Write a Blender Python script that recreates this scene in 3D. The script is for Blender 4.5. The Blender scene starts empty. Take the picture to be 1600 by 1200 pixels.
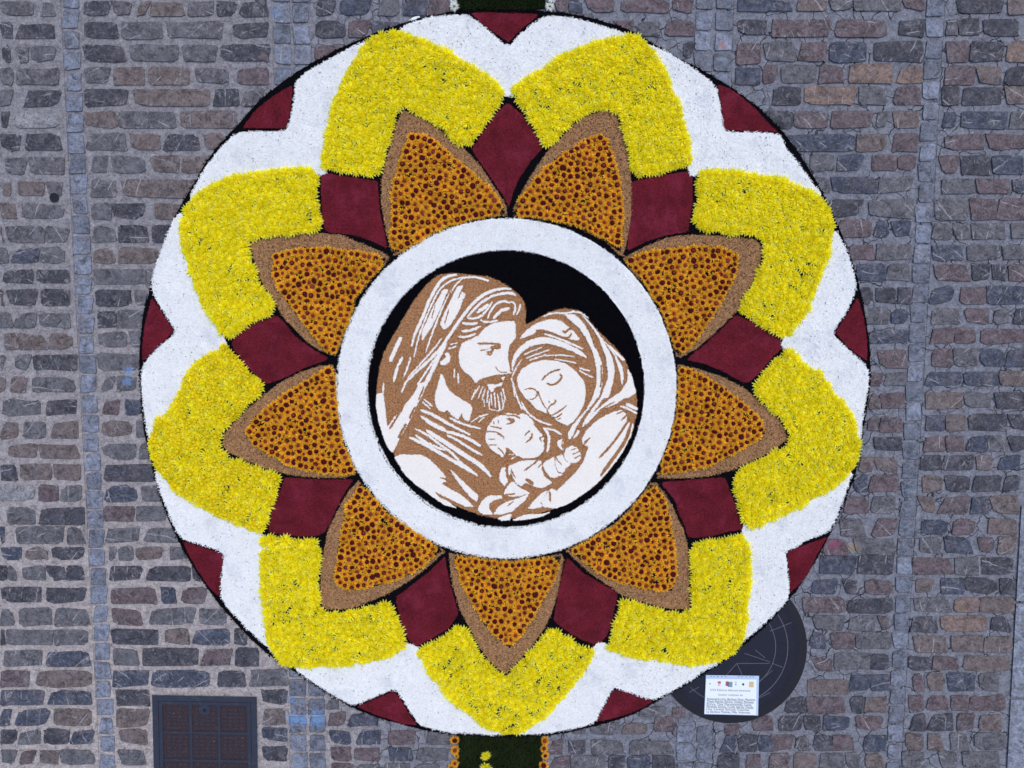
import bpy, math, random
import numpy as np
from mathutils import Vector
from mathutils.geometry import tessellate_polygon

random.seed(7)
RNG = np.random.default_rng(11)
R = math.radians
scene = bpy.context.scene

# ------------------------------------------------------------------ camera, sky, sun
SC = 0.00345                    # metres per photo pixel at the middle of the ground
FOC = 1600 * 24.0 / 36.0        # focal length in photo pixels (24 mm on a 36 mm sensor)
TILT = math.atan(0.083)         # the drone hangs almost straight above, tipped a little
DIST = FOC * SC
FWD = np.array([0.0, -math.sin(TILT), -math.cos(TILT)])
UPV = np.array([0.0, math.cos(TILT), -math.sin(TILT)])
CAMP = -FWD * DIST

cam_data = bpy.data.cameras.new('camera')
cam = bpy.data.objects.new('camera', cam_data)
scene.collection.objects.link(cam)
cam_data.sensor_width = 36.0
cam_data.lens = 24.0
cam_data.clip_start = 0.05
cam_data.clip_end = 300.0
cam.location = CAMP.tolist()
cam.rotation_euler = (-TILT, 0, 0)
scene.camera = cam

SUN_EL, SUN_AZ = R(62), R(35)   # azimuth from +Y towards +X
world = bpy.data.worlds.new('World')
scene.world = world
world.use_nodes = True
wn = world.node_tree
wn.nodes.clear()
sky = wn.nodes.new('ShaderNodeTexSky')
sky.sky_type = 'NISHITA'
sky.sun_disc = False
sky.sun_elevation = SUN_EL
sky.sun_rotation = SUN_AZ
sky.air_density = 1.0
sky.dust_density = 2.5
sky.ozone_density = 1.0
bg = wn.nodes.new('ShaderNodeBackground')
bg.inputs['Strength'].default_value = 0.155
wo = wn.nodes.new('ShaderNodeOutputWorld')
wn.links.new(sky.outputs['Color'], bg.inputs['Color'])
wn.links.new(bg.outputs['Background'], wo.inputs['Surface'])

sun_data = bpy.data.lights.new('sun', 'SUN')
sun_data.energy = 1.05
sun_data.angle = R(40)
sun_data.color = (1.0, 0.97, 0.93)
sun = bpy.data.objects.new('sun', sun_data)
scene.collection.objects.link(sun)
sdir = Vector((math.sin(SUN_AZ) * math.cos(SUN_EL), math.cos(SUN_AZ) * math.cos(SUN_EL), math.sin(SUN_EL)))
sun.rotation_euler = sdir.to_track_quat('Z', 'Y').to_euler()
sun.location = (3, 3, 8)

vs = scene.view_settings
vs.view_transform = 'Standard'
vs.look = 'None'
vs.exposure = 0.17
vs.gamma = 1.0
vs.use_curve_mapping = False

# ------------------------------------------------------------------ helpers
def PX(pts, z=0.0):
    """photo pixels -> points in the world at height z (numpy, n x 3)"""
    p = np.atleast_2d(np.asarray(pts, dtype=float))
    d = np.empty((len(p), 3))
    d[:, 0] = (p[:, 0] - 800.0) / FOC
    v = -(p[:, 1] - 600.0) / FOC
    d[:, 1] = UPV[1] * v + FWD[1]
    d[:, 2] = UPV[2] * v + FWD[2]
    zz = np.broadcast_to(np.asarray(z, dtype=float), (len(p),))
    t = (zz - CAMP[2]) / d[:, 2]
    return CAMP + d * t[:, None]

def W1(x, y, z=0.0):
    return PX([(x, y)], z)[0]

def Z(ox, oy, s, pts):
    return [(ox + x / s, oy + y / s) for x, y in pts]

def pip(pts, poly):
    pts = np.asarray(pts, float); poly = np.asarray(poly, float)
    x, y = pts[:, 0], pts[:, 1]
    ins = np.zeros(len(pts), bool)
    n = len(poly)
    for i in range(n):
        x0, y0 = poly[i]; x1, y1 = poly[(i + 1) % n]
        if y0 == y1: continue
        c = ((y0 > y) != (y1 > y)) & (x < (x1 - x0) * (y - y0) / (y1 - y0) + x0)
        ins ^= c
    return ins

def edge_dist(pts, poly):
    pts = np.asarray(pts, float); poly = np.asarray(poly, float)
    d = np.full(len(pts), 1e9)
    n = len(poly)
    for i in range(n):
        a = poly[i]; b = poly[(i + 1) % n]
        ab = b - a; L = ab @ ab
        if L == 0: continue
        t = np.clip(((pts - a) @ ab) / L, 0, 1)
        d = np.minimum(d, np.linalg.norm(pts - (a + t[:, None] * ab), axis=1))
    return d

def area(poly):
    p = np.asarray(poly, float); q = np.roll(p, -1, 0)
    return 0.5 * np.sum(p[:, 0] * q[:, 1] - q[:, 0] * p[:, 1])

def resample(poly, step, jit=0.0, closed=True):
    out = []
    n = len(poly)
    for i in range(n if closed else n - 1):
        a = np.array(poly[i], float); b = np.array(poly[(i + 1) % n], float)
        L = np.linalg.norm(b - a)
        k = max(1, int(round(L / step)))
        for j in range(k):
            out.append(a + (b - a) * j / k)
    if not closed: out.append(np.array(poly[-1], float))
    out = np.array(out)
    if jit: out = out + RNG.normal(0, jit, out.shape)
    return out

def smooth_poly(poly, it=1, k=.25):
    p = np.asarray(poly, float)
    for _ in range(it):
        q = np.roll(p, -1, 0)
        p = np.stack([p * (1 - k) + q * k, p * k + q * (1 - k)], 1).reshape(-1, 2)
    return p

def smooth_line(pts, it=2):
    p = np.asarray(pts, float)
    for _ in range(it):
        a, b = p[:-1], p[1:]
        q = np.stack([a * .75 + b * .25, a * .25 + b * .75], 1).reshape(-1, 2)
        p = np.vstack([p[:1], q, p[-1:]])
    return p

def stroke(pts, w, taper=0.35):
    p = smooth_line(pts, 2)
    t = np.gradient(p, axis=0)
    t /= np.maximum(np.linalg.norm(t, axis=1), 1e-6)[:, None]
    nrm = np.stack([-t[:, 1], t[:, 0]], 1)
    s = np.linspace(0, 1, len(p))
    ww = w * 0.5 * (taper + (1 - taper) * np.minimum(1, np.minimum(s, 1 - s) * 5))
    return np.vstack([p + nrm * ww[:, None], (p - nrm * ww[:, None])[::-1]])

def rand_in(poly, n, inset=0.0, excl=()):
    poly = np.asarray(poly, float)
    lo, hi = poly.min(0), poly.max(0)
    m = int(n * (np.prod(hi - lo) / max(abs(area(poly)), 1)) * 1.02) + 8
    pts = lo + RNG.random((m, 2)) * (hi - lo)
    pts = pts[pip(pts, poly)]
    if inset: pts = pts[edge_dist(pts, poly) > inset]
    for e in excl: pts = pts[~pip(pts, e)]
    return pts

# soup = (verts, faces(tris), material index)
def slab(poly, ztop, zbot, mi=0, step=3.0, jit=0.5, flare=0.8):
    p = resample(poly, step, jit)
    top = PX(p, ztop)
    c = p.mean(0)
    bot = PX(p + (p - c) / np.maximum(np.linalg.norm(p - c, axis=1), 1e-6)[:, None] * flare, zbot)
    tri = tessellate_polygon([[Vector((a[0], -a[1], 0)) for a in p]])
    tri = np.array([t[:] for t in tri], int).reshape(-1, 3)
    a = p[tri]
    cr = (a[:, 1, 0] - a[:, 0, 0]) * (a[:, 2, 1] - a[:, 0, 1]) - (a[:, 1, 1] - a[:, 0, 1]) * (a[:, 2, 0] - a[:, 0, 0])
    tri[cr > 0] = tri[cr > 0][:, ::-1]
    n = len(p)
    i = np.arange(n); j = (i + 1) % n
    s1 = np.stack([i, j, j + n], 1); s2 = np.stack([i, j + n, i + n], 1)
    sides = np.vstack([s1, s2])
    if area(p) < 0: sides = sides[:, ::-1]
    return np.vstack([top, bot]), np.vstack([tri, sides]), mi

def grains(pts, z, size, mi=0, hgt=0.8, var=0.5):
    """little three-sided clods standing on height z; pts in photo pixels, size in metres"""
    n = len(pts)
    if n == 0: return np.zeros((0, 3)), np.zeros((0, 3), int), mi
    c = PX(pts, z)
    s = size * (1 - var + 2 * var * RNG.random(n))
    a0 = RNG.random(n) * 6.283
    v = np.empty((n, 4, 3))
    for k in range(3):
        a = a0 + k * 2.094
        r = s * (0.75 + 0.5 * RNG.random(n))
        v[:, k, 0] = c[:, 0] + r * np.cos(a); v[:, k, 1] = c[:, 1] + r * np.sin(a); v[:, k, 2] = c[:, 2] - s * 0.1
    v[:, 3] = c
    v[:, 3, 0] += s * RNG.normal(0, .25, n); v[:, 3, 1] += s * RNG.normal(0, .25, n)
    v[:, 3, 2] += s * hgt * (0.6 + 0.8 * RNG.random(n))
    b = np.arange(n)[:, None] * 4
    t = np.concatenate([b + np.array([[0, 1, 3]]), b + np.array([[1, 2, 3]]), b + np.array([[2, 0, 3]])], 0)
    return v.reshape(-1, 3), t, mi + .5

def shreds(pts, z, length, width, mi=0, tilt=0.35, zr=0.004):
    """short curled petal shreds lying at random; pts in photo pixels"""
    n = len(pts)
    if n == 0: return np.zeros((0, 3)), np.zeros((0, 3), int), mi
    c = PX(pts, z); c[:, 2] += RNG.random(n) * zr
    a = RNG.random(n) * 6.283
    L = length * (0.5 + RNG.random(n)) * .5; w = width * (0.6 + 0.8 * RNG.random(n)) * .5
    u = np.stack([np.cos(a), np.sin(a), RNG.normal(0, tilt, n)], 1)
    s = np.stack([-np.sin(a), np.cos(a), RNG.normal(0, tilt, n)], 1)
    v = np.empty((n, 4, 3))
    v[:, 0] = c - u * L[:, None] - s * w[:, None] * .6
    v[:, 1] = c + u * L[:, None] - s * w[:, None]
    v[:, 2] = c + u * L[:, None] + s * w[:, None] * .6
    v[:, 3] = c - u * L[:, None] + s * w[:, None]
    b = np.arange(n)[:, None] * 4
    t = np.concatenate([b + np.array([[0, 1, 2]]), b + np.array([[0, 2, 3]])], 0)
    return v.reshape(-1, 3), t, mi + .5

def mesh_from(name, soups, mats, smooth=False, attrs=None):
    V, F, M, GR = [], [], [], []
    off = 0
    for v, f, mi in soups:
        if len(v) == 0: continue
        V.append(v); F.append(np.asarray(f) + off); M.append(np.full(len(f), int(mi), np.int32)); GR.append(np.full(len(v), float(mi != int(mi))))
        off += len(v)
    V = np.vstack(V); F = np.vstack(F).astype(np.int32); M = np.concatenate(M)
    me = bpy.data.meshes.new(name)
    me.vertices.add(len(V)); me.vertices.foreach_set('co', V.astype(np.float32).ravel())
    me.loops.add(len(F) * 3); me.loops.foreach_set('vertex_index', F.ravel())
    me.polygons.add(len(F)); me.polygons.foreach_set('loop_start', np.arange(0, len(F) * 3, 3, dtype=np.int32))
    me.polygons.foreach_set('material_index', M)
    me.polygons.foreach_set('use_smooth', np.full(len(F), smooth))
    for m in mats: me.materials.append(m)
    if attrs:
        for k, val in attrs.items():
            at = me.attributes.new(k, 'FLOAT', 'POINT')
            at.data.foreach_set('value', np.asarray(val, np.float32))
    gr = np.concatenate(GR)
    if gr.any():
        me.attributes.new('loose', 'FLOAT', 'POINT').data.foreach_set('value', gr.astype(np.float32))
    me.update(calc_edges=True)
    me.validate()
    return me

def wloc(o):
    l = Vector((0, 0, 0))
    while o is not None:
        l += o.location; o = o.parent
    return l

def put(name, me, parent=None, loc=None):
    o = bpy.data.objects.new(name, me)
    scene.collection.objects.link(o)
    if parent is not None: o.parent = parent
    if loc is not None: o.location = loc
    return o

def obj(name, soups, mats, parent=None, smooth=False, kind=None, attrs=None, origin=None):
    """one mesh object from world-space soups"""
    if origin is None:
        origin = np.array(wloc(parent)) if parent is not None else np.vstack([s[0] for s in soups if len(s[0])]).mean(0) * [1, 1, 0]
    base = np.asarray(origin, float)
    soups = [(v - base, f, m) for v, f, m in soups if len(v)]
    me = mesh_from(name, soups, mats, smooth, attrs)
    o = put(name, me, parent)
    o.location = (Vector(base.tolist()) - wloc(parent)) if parent is not None else base.tolist()
    if kind: o['kind'] = kind
    return o

def tag(o, label=None, cat=None, group=None, kind=None):
    if label: o['label'] = label
    if cat: o['category'] = cat
    if group: o['group'] = group
    if kind: o['kind'] = kind
    return o

def empty(name, loc, label=None, cat=None, group=None, kind=None):
    o = bpy.data.objects.new(name, None)
    o.empty_display_size = 0.05
    scene.collection.objects.link(o)
    o.location = [float(c) for c in loc]
    return tag(o, label, cat, group, kind)

def box_soup(x0, x1, y0, y1, z0, z1, mi=0):
    v = np.array([(x0, y0, z0), (x1, y0, z0), (x1, y1, z0), (x0, y1, z0), (x0, y0, z1), (x1, y0, z1), (x1, y1, z1), (x0, y1, z1)], float)
    q = [(4, 5, 6, 7), (0, 3, 2, 1), (0, 1, 5, 4), (1, 2, 6, 5), (2, 3, 7, 6), (3, 0, 4, 7)]
    f = []
    for a, b, c, d in q: f += [(a, b, c), (a, c, d)]
    return v, np.array(f), mi

# ------------------------------------------------------------------ materials
def newmat(name):
    m = bpy.data.materials.new(name); m.use_nodes = True
    nt = m.node_tree; nt.nodes.clear()
    o = nt.nodes.new('ShaderNodeOutputMaterial')
    b = nt.nodes.new('ShaderNodeBsdfPrincipled')
    nt.links.new(b.outputs[0], o.inputs['Surface'])
    b.inputs['Roughness'].default_value = 0.85
    b.inputs['Specular IOR Level'].default_value = 0.25
    return m, nt, b

class G:
    """small node-writing aid"""
    def __init__(s, nt): s.nt = nt
    def n(s, t, **kw):
        x = s.nt.nodes.new(t)
        for k, v in kw.items(): setattr(x, k, v)
        return x
    def set(s, sock, v):
        if hasattr(v, 'links'): s.nt.links.new(v, sock)
        else: sock.default_value = v
    def math(s, op, a, b=0.0, clamp=False):
        x = s.n('ShaderNodeMath', operation=op); x.use_clamp = clamp
        s.set(x.inputs[0], a); s.set(x.inputs[1], b)
        return x.outputs[0]
    def mix(s, f, a, b, blend='MIX'):
        x = s.n('ShaderNodeMix', data_type='RGBA', blend_type=blend)
        s.set(x.inputs['Factor'], f)
        s.set(x.inputs[6], a if hasattr(a, 'links') else (*a, 1)); s.set(x.inputs[7], b if hasattr(b, 'links') else (*b, 1))
        return x.outputs[2]
    def noise(s, vec, scale, detail=3.0, rough=0.55, dist=0.0):
        x = s.n('ShaderNodeTexNoise')
        s.set(x.inputs['Vector'], vec)
        x.inputs['Scale'].default_value = scale; x.inputs['Detail'].default_value = detail
        x.inputs['Roughness'].default_value = rough; x.inputs['Distortion'].default_value = dist
        return x.outputs['Fac']
    def ramp(s, f, a, b):
        """smooth 0..1 between a and b"""
        x = s.n('ShaderNodeMapRange', interpolation_type='SMOOTHSTEP')
        s.set(x.inputs[0], f); x.inputs[1].default_value = a; x.inputs[2].default_value = b
        return x.outputs[0]
    def scale(s, col, f):
        x = s.n('ShaderNodeVectorMath', operation='SCALE')
        s.set(x.inputs[0], col if hasattr(col, 'links') else tuple(col)); s.set(x.inputs['Scale'], f)
        return x.outputs[0]
    def bump(s, b, h, strength, dist=0.01):
        x = s.n('ShaderNodeBump'); x.inputs['Strength'].default_value = strength; x.inputs['Distance'].default_value = dist
        s.nt.links.new(h, x.inputs['Height']); s.nt.links.new(x.outputs[0], b.inputs['Normal'])

def pos_of(g): return g.n('ShaderNodeNewGeometry').outputs['Position']

# spots of paint and powder left on the paving (place, radius, colour)
SPOTS = [((202, 579), 8, (.13, .30, .60)), ((200, 596), 8, (.13, .30, .60)),
         ((455, 1092), 7, (.12, .26, .52)), ((458, 1123), 11, (.14, .33, .66)), ((473, 1124), 9, (.14, .33, .66)),
         ((495, 1122), 14, (.14, .33, .66)), ((430, 20), 7, (.16, .28, .50)),
         ((1303, 851), 11, (.30, .05, .13)), ((1332, 855), 8, (.38, .25, .09)), ((1128, 70), 7, (.40, .17, .14))]
def spot_group():
    ng = bpy.data.node_groups.new('spots', 'ShaderNodeTree')
    ng.interface.new_socket('Color', in_out='INPUT', socket_type='NodeSocketColor')
    ng.interface.new_socket('Color', in_out='OUTPUT', socket_type='NodeSocketColor')
    gi = ng.nodes.new('NodeGroupInput'); go = ng.nodes.new('NodeGroupOutput')
    g = G(ng); p = pos_of(g)
    nz = g.noise(p, 60, 3)
    c = gi.outputs[0]
    for (x, y), r, col in SPOTS:
        w = W1(x, y); d = g.n('ShaderNodeVectorMath', operation='DISTANCE')
        ng.links.new(p, d.inputs[0]); d.inputs[1].default_value = w.tolist()
        dd = g.math('ADD', d.outputs['Value'], g.math('MULTIPLY', g.math('SUBTRACT', nz, .5), r * SC * 3.2))
        m = g.ramp(dd, r * SC * 1.3, r * SC * .1)
        c = g.mix(g.math('MULTIPLY', m, .62), c, col)
    ng.links.new(c, go.inputs[0])
    return ng
SPOT = spot_group()

def with_spots(g, c):
    x = g.n('ShaderNodeGroup'); x.node_tree = SPOT
    g.nt.links.new(c, x.inputs[0])
    return x.outputs[0]

def mat_mortar():
    m, nt, b = newmat('mortar'); g = G(nt); p = pos_of(g)
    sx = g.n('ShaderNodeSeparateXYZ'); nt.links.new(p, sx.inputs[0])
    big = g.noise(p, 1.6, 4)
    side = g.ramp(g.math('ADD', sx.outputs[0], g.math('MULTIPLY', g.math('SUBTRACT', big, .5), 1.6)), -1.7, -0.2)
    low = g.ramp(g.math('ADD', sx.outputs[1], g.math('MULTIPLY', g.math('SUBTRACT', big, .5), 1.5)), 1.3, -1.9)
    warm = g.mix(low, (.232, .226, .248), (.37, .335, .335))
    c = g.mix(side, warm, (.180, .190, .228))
    fine = g.noise(p, 105, 3, .75)
    mid = g.noise(p, 30, 5, .7)
    f = g.math('ADD', g.math('MULTIPLY', fine, 1.7), g.math('MULTIPLY', mid, 2.0))
    c = g.scale(c, g.math('MAXIMUM', g.math('SUBTRACT', f, .85), .2))
    # dark crumbly patches and lichen
    dk = g.ramp(g.noise(p, 21, 6, .8), .55, .66)
    c = g.mix(g.math('MULTIPLY', dk, .6), c, (.07, .065, .07))
    ins = g.ramp(g.noise(p, 55, 3, .6), .62, .72)
    c = g.mix(g.math('MULTIPLY', ins, .5), c, (.42, .41, .44))
    # cracks, mostly on the right-hand half
    vo = g.n('ShaderNodeTexVoronoi', feature='DISTANCE_TO_EDGE'); vo.inputs['Scale'].default_value = 9.5
    wv = g.n('ShaderNodeVectorMath', operation='ADD'); nt.links.new(p, wv.inputs[0])
    nn = g.n('ShaderNodeTexNoise'); nt.links.new(p, nn.inputs['Vector']); nn.inputs['Scale'].default_value = 14
    sc = g.scale(nn.outputs['Color'], .07); nt.links.new(sc, wv.inputs[1]); nt.links.new(wv.outputs[0], vo.inputs['Vector'])
    cr = g.ramp(vo.outputs['Distance'], .022, .004)
    cr = g.math('MULTIPLY', cr, g.ramp(g.noise(p, 3.1, 2), .40, .52))
    cr = g.math('MULTIPLY', cr, g.math('ADD', g.math('MULTIPLY', side, .85), .1))
    c = g.mix(cr, c, (.018, .018, .025))
    c = with_spots(g, c)
    nt.links.new(c, b.inputs['Base Color'])
    h = g.math('SUBTRACT', g.math('ADD', g.math('MULTIPLY', fine, .5), mid), g.math('MULTIPLY', cr, 1.2))
    g.bump(b, h, .9, .006)
    b.inputs['Roughness'].default_value = .9
    return m

def mat_stone(name, col, veins=.5, smear=1.0):
    m, nt, b = newmat(name); g = G(nt)
    oi = g.n('ShaderNodeObjectInfo'); rnd = oi.outputs['Random']
    geo = g.n('ShaderNodeNewGeometry')
    off = g.n('ShaderNodeCombineXYZ'); nt.links.new(g.math('MULTIPLY', rnd, 37.0), off.inputs[2])
    v = g.n('ShaderNodeVectorMath', operation='ADD'); nt.links.new(geo.outputs['Position'], v.inputs[0]); nt.links.new(off.outputs[0], v.inputs[1])
    p = v.outputs[0]
    isl = geo.outputs['Random Per Island']
    a = g.noise(p, 22, 6, .72, .8); fine = g.noise(p, 95, 4, .75)
    f = g.math('ADD', g.math('MULTIPLY', a, 3.4), g.math('MULTIPLY', fine, 2.3))
    f = g.math('MAXIMUM', g.math('SUBTRACT', f, 1.87), .25)
    f = g.math('MULTIPLY', f, g.math('ADD', g.math('MULTIPLY', isl, .6), .7))
    c = g.scale(col, f)
    # a second hue drifting through each stone
    hue = g.ramp(g.noise(p, 9, 3), .5, .68)
    c = g.mix(g.math('MULTIPLY', hue, .45), c, g.scale((.115, .10, .112), f))
    # pale mineral clouds
    cl = g.ramp(g.noise(p, 26, 7, .82, 1.6), .50, .64)
    c = g.mix(g.math('MULTIPLY', cl, .6), c, g.scale((.23, .225, .25), g.math('ADD', fine, .5)))
    # quartz veins
    ma = g.n('ShaderNodeMapping'); nt.links.new(p, ma.inputs['Vector'])
    ro = g.n('ShaderNodeCombineXYZ'); nt.links.new(g.math('MULTIPLY', rnd, 19.0), ro.inputs[2]); nt.links.new(ro.outputs[0], ma.inputs['Rotation'])
    wv = g.n('ShaderNodeTexWave'); nt.links.new(ma.outputs[0], wv.inputs['Vector'])
    wv.inputs['Scale'].default_value = 4.2; wv.inputs['Distortion'].default_value = 2.0; wv.inputs['Detail'].default_value = 3; wv.inputs['Detail Scale'].default_value = 1.5
    ve = g.ramp(wv.outputs['Fac'], .982, .997)
    n2 = g.noise(p, 16, 3, .6, .8)
    ve2 = g.ramp(g.math('ABSOLUTE', g.math('SUBTRACT', n2, .5)), .012, .003)
    ve = g.math('MAXIMUM', ve, g.math('MULTIPLY', ve2, .8))
    gate = g.math('MULTIPLY', g.ramp(g.noise(p, 13, 2), .45, .62), g.math('LESS_THAN', g.math('FRACT', g.math('MULTIPLY', rnd, 7.3)), veins))
    c = g.mix(g.math('MULTIPLY', g.math('MULTIPLY', ve, gate), .5), c, (.50, .48, .52))
    # mortar smeared over the borders
    at = g.n('ShaderNodeAttribute', attribute_name='edge')
    sm = g.math('ADD', at.outputs['Fac'], g.math('MULTIPLY', g.math('SUBTRACT', g.noise(p, 40, 5, .75), .5), 2.6))
    sm = g.math('MULTIPLY', g.ramp(sm, .62, .92), .8 * smear)
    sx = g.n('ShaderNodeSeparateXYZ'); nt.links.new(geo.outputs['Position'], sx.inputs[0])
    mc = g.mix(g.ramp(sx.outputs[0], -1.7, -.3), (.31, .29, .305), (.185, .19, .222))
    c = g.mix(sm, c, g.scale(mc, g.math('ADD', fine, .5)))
    c = with_spots(g, c)
    nt.links.new(c, b.inputs['Base Color'])
    g.bump(b, g.math('ADD', a, g.math('MULTIPLY', fine, .6)), .8, .008)
    b.inputs['Roughness'].default_value = .72; b.inputs['Specular IOR Level'].default_value = .3
    return m

def mat_grain(name, col, n_amp=.8, isl_amp=.7, nscale=300, rough=.95, dark=None, dark_amt=0.0, bumpy=.5, lowvar=.25, spec=.1, thin=.4, thin_col=(.50, .54, .63)):
    m, nt, b = newmat(name); g = G(nt)
    geo = g.n('ShaderNodeNewGeometry'); p = geo.outputs['Position']
    loose = g.n('ShaderNodeAttribute', attribute_name='loose').outputs['Fac']
    fine = g.noise(p, nscale, 3, .7)
    lo = g.noise(p, 9, 4, .6)
    f = g.math('ADD', g.math('MULTIPLY', g.math('SUBTRACT', fine, .5), n_amp * 2), 1.0)
    f = g.math('MULTIPLY', f, g.math('ADD', g.math('MULTIPLY', g.math('MULTIPLY', g.math('SUBTRACT', geo.outputs['Random Per Island'], .5), isl_amp), loose), 1.0))
    f = g.math('MULTIPLY', f, g.math('ADD', g.math('MULTIPLY', g.math('SUBTRACT', lo, .5), lowvar * 2), 1.0))
    f = g.math('MAXIMUM', f, .15)
    c = g.scale(col, f)
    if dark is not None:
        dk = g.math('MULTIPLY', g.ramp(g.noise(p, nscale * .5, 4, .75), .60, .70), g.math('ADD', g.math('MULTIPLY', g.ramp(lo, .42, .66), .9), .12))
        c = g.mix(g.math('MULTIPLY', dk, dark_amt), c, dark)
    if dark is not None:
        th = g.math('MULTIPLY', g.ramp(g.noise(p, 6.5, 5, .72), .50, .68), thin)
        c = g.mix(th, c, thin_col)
    nt.links.new(c, b.inputs['Base Color'])
    g.bump(b, g.math('ADD', g.math('MULTIPLY', fine, .6), g.math('MULTIPLY', lo, 1.5)), bumpy, .008)
    b.inputs['Roughness'].default_value = rough; b.inputs['Specular IOR Level'].default_value = spec
    return m

def mat_petal(name, base, mid, tip, trans=0.25, var=.5):
    m, nt, b = newmat(name); g = G(nt)
    at = g.n('ShaderNodeAttribute', attribute_name='rad')
    oi = g.n('ShaderNodeObjectInfo'); geo = g.n('ShaderNodeNewGeometry')
    r = at.outputs['Fac']
    c = g.mix(g.ramp(r, 0.0, .45), base, mid)
    c = g.mix(g.ramp(r, .5, 1.0), c, tip)
    c = g.scale(c, g.math('ADD', g.math('MULTIPLY', geo.outputs['Random Per Island'], .35), g.math('ADD', g.math('MULTIPLY', oi.outputs['Random'], var * .45), 1 - .18 - var * .22)))
    nt.links.new(c, b.inputs['Base Color'])
    b.inputs['Roughness'].default_value = .6; b.inputs['Specular IOR Level'].default_value = .2
    t = g.n('ShaderNodeBsdfTranslucent'); nt.links.new(c, t.inputs['Color'])
    mx = g.n('ShaderNodeMixShader'); mx.inputs[0].default_value = trans
    out = [n for n in nt.nodes if n.type == 'OUTPUT_MATERIAL'][0]
    nt.links.new(b.outputs[0], mx.inputs[1]); nt.links.new(t.outputs[0], mx.inputs[2]); nt.links.new(mx.outputs[0], out.inputs['Surface'])
    return m

def mat_plain(name, col, rough=.6, spec=.3, nscale=120, amp=.3, metallic=0.0, col2=None, thr=(.5, .65), n2=25):
    m, nt, b = newmat(name); g = G(nt); p = pos_of(g)
    f = g.math('ADD', g.math('MULTIPLY', g.math('SUBTRACT', g.noise(p, nscale, 4, .65), .5), amp * 2), 1.0)
    c = g.scale(col, f)
    if col2 is not None:
        c = g.mix(g.ramp(g.noise(p, n2, 5, .7), *thr), c, g.scale(col2, f))
    nt.links.new(c, b.inputs['Base Color'])
    g.bump(b, g.noise(p, nscale * 1.5, 3), .25, .003)
    b.inputs['Roughness'].default_value = rough; b.inputs['Specular IOR Level'].default_value = spec; b.inputs['Metallic'].default_value = metallic
    return m

M_MORTAR = mat_mortar()
STONES = {'g': mat_stone('stone_grey', (.100, .100, .115), .6), 'd': mat_stone('stone_dark', (.046, .047, .062), .75),
          'b': mat_stone('stone_brown', (.130, .102, .100), .35), 'r': mat_stone('stone_reddish', (.106, .078, .088), .35),
          'n': mat_stone('stone_blue', (.048, .057, .088), .8), 'o': mat_stone('stone_ochre', (.185, .128, .110), .2),
          'l': mat_stone('stone_pale', (.235, .235, .255), .2)}
M_SETT = mat_stone('granite_sett', (.180, .204, .268), .08, .5)
M_SETT2 = mat_stone('granite_sett_grey', (.128, .146, .192), .12, .6)
M_SLAB = mat_stone('granite_slab', (.20, .225, .285), .08, .25)
M_SOIL = mat_grain('black_soil', (.004, .004, .006), .6, 1.0, 150, .98, spec=.03)
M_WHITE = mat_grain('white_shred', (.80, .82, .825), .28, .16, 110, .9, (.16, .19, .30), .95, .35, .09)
M_MAROON = mat_grain('maroon_powder', (.118, .0105, .020), .9, 1.0, 130, .95, (.03, .005, .010), .6, .5, .65, .1, .5, (.20, .024, .052))
M_SEED = mat_grain('brown_seed', (.30, .165, .080), 1.5, 1.6, 130, .8, None, 0, .4, .12)
M_PBROWN = mat_grain('brown_grain', (.345, .172, .080), 1.7, 1.7, 140, .8, None, 0, .4, .06)
M_PWHITE = mat_grain('white_grain', (.84, .80, .745), .22, .18, 140, .9, None, 0, .25, .04)
M_PBLACK = mat_grain('black_grain', (.003, .003, .0045), .6, 1.0, 150, .98, spec=.02)
M_YEL = mat_petal('yellow_petal', (.94, .80, .004), (.985, .91, .012), (.985, .975, .24), .50, .20)
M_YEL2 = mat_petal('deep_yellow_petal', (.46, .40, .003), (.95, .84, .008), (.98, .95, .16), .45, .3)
M_YCORE = mat_plain('yellow_core', (.80, .56, .008), .8, .1, 700, .3)
M_ORA = mat_petal('orange_petal', (.40, .045, .008), (.80, .34, .012), (.97, .68, .07), .35, .5)
M_DCORE = mat_plain('dark_core', (.060, .005, .007), .85, .1, 900, .5)
M_MCORE = mat_plain('russet_core', (.19, .038, .022), .85, .1, 900, .5)
M_WPET = mat_petal('white_petal', (.70, .75, .55), (.80, .82, .80), (.85, .86, .88), .2, .2)
M_GCORE = mat_plain('green_core', (.18, .24, .03), .85, .1, 700, .3)
M_GRASS = mat_grain('grass', (.020, .034, .010), .4, 1.2, 90, .7, None, 0, .2, .4)
M_IRON = mat_plain('dark_iron', (.015, .018, .033), .7, .2, 90, .35, 0.0, (.014, .016, .024), (.45, .7), 12)
M_IRONB = mat_plain('black_iron', (.010, .011, .017), .6, .3, 90, .4)
M_LINE = mat_plain('chalky_line', (.12, .12, .155), .8, .2, 150, .8)
M_STEEL = mat_plain('painted_steel', (.026, .033, .056), .55, .35, 110, .5, 0.0, (.05, .052, .068), (.5, .75), 18)
M_RUST = mat_plain('rusty_plate', (.040, .028, .036), .8, .2, 110, .7, 0.0, (.11, .06, .045), (.60, .78), 22)
M_STUD = mat_plain('rusty_stud', (.036, .031, .043), .7, .3, 120, 1.0, 0.0, (.15, .09, .06), (.58, .74), 30)
M_PAPER = mat_plain('paper', (.80, .86, .88), .8, .2, 40, .02)
M_PLAST = mat_plain('plastic_sleeve', (.48, .60, .80), .25, .5, 20, .03)
M_INK = mat_plain('ink', (.045, .06, .15), .7, .1, 50, .1)
M_INKG = mat_plain('grey_ink', (.22, .25, .32), .7, .1, 50, .1)
def flat(name, c): return mat_plain(name, c, .7, .15, 60, .05)
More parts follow.
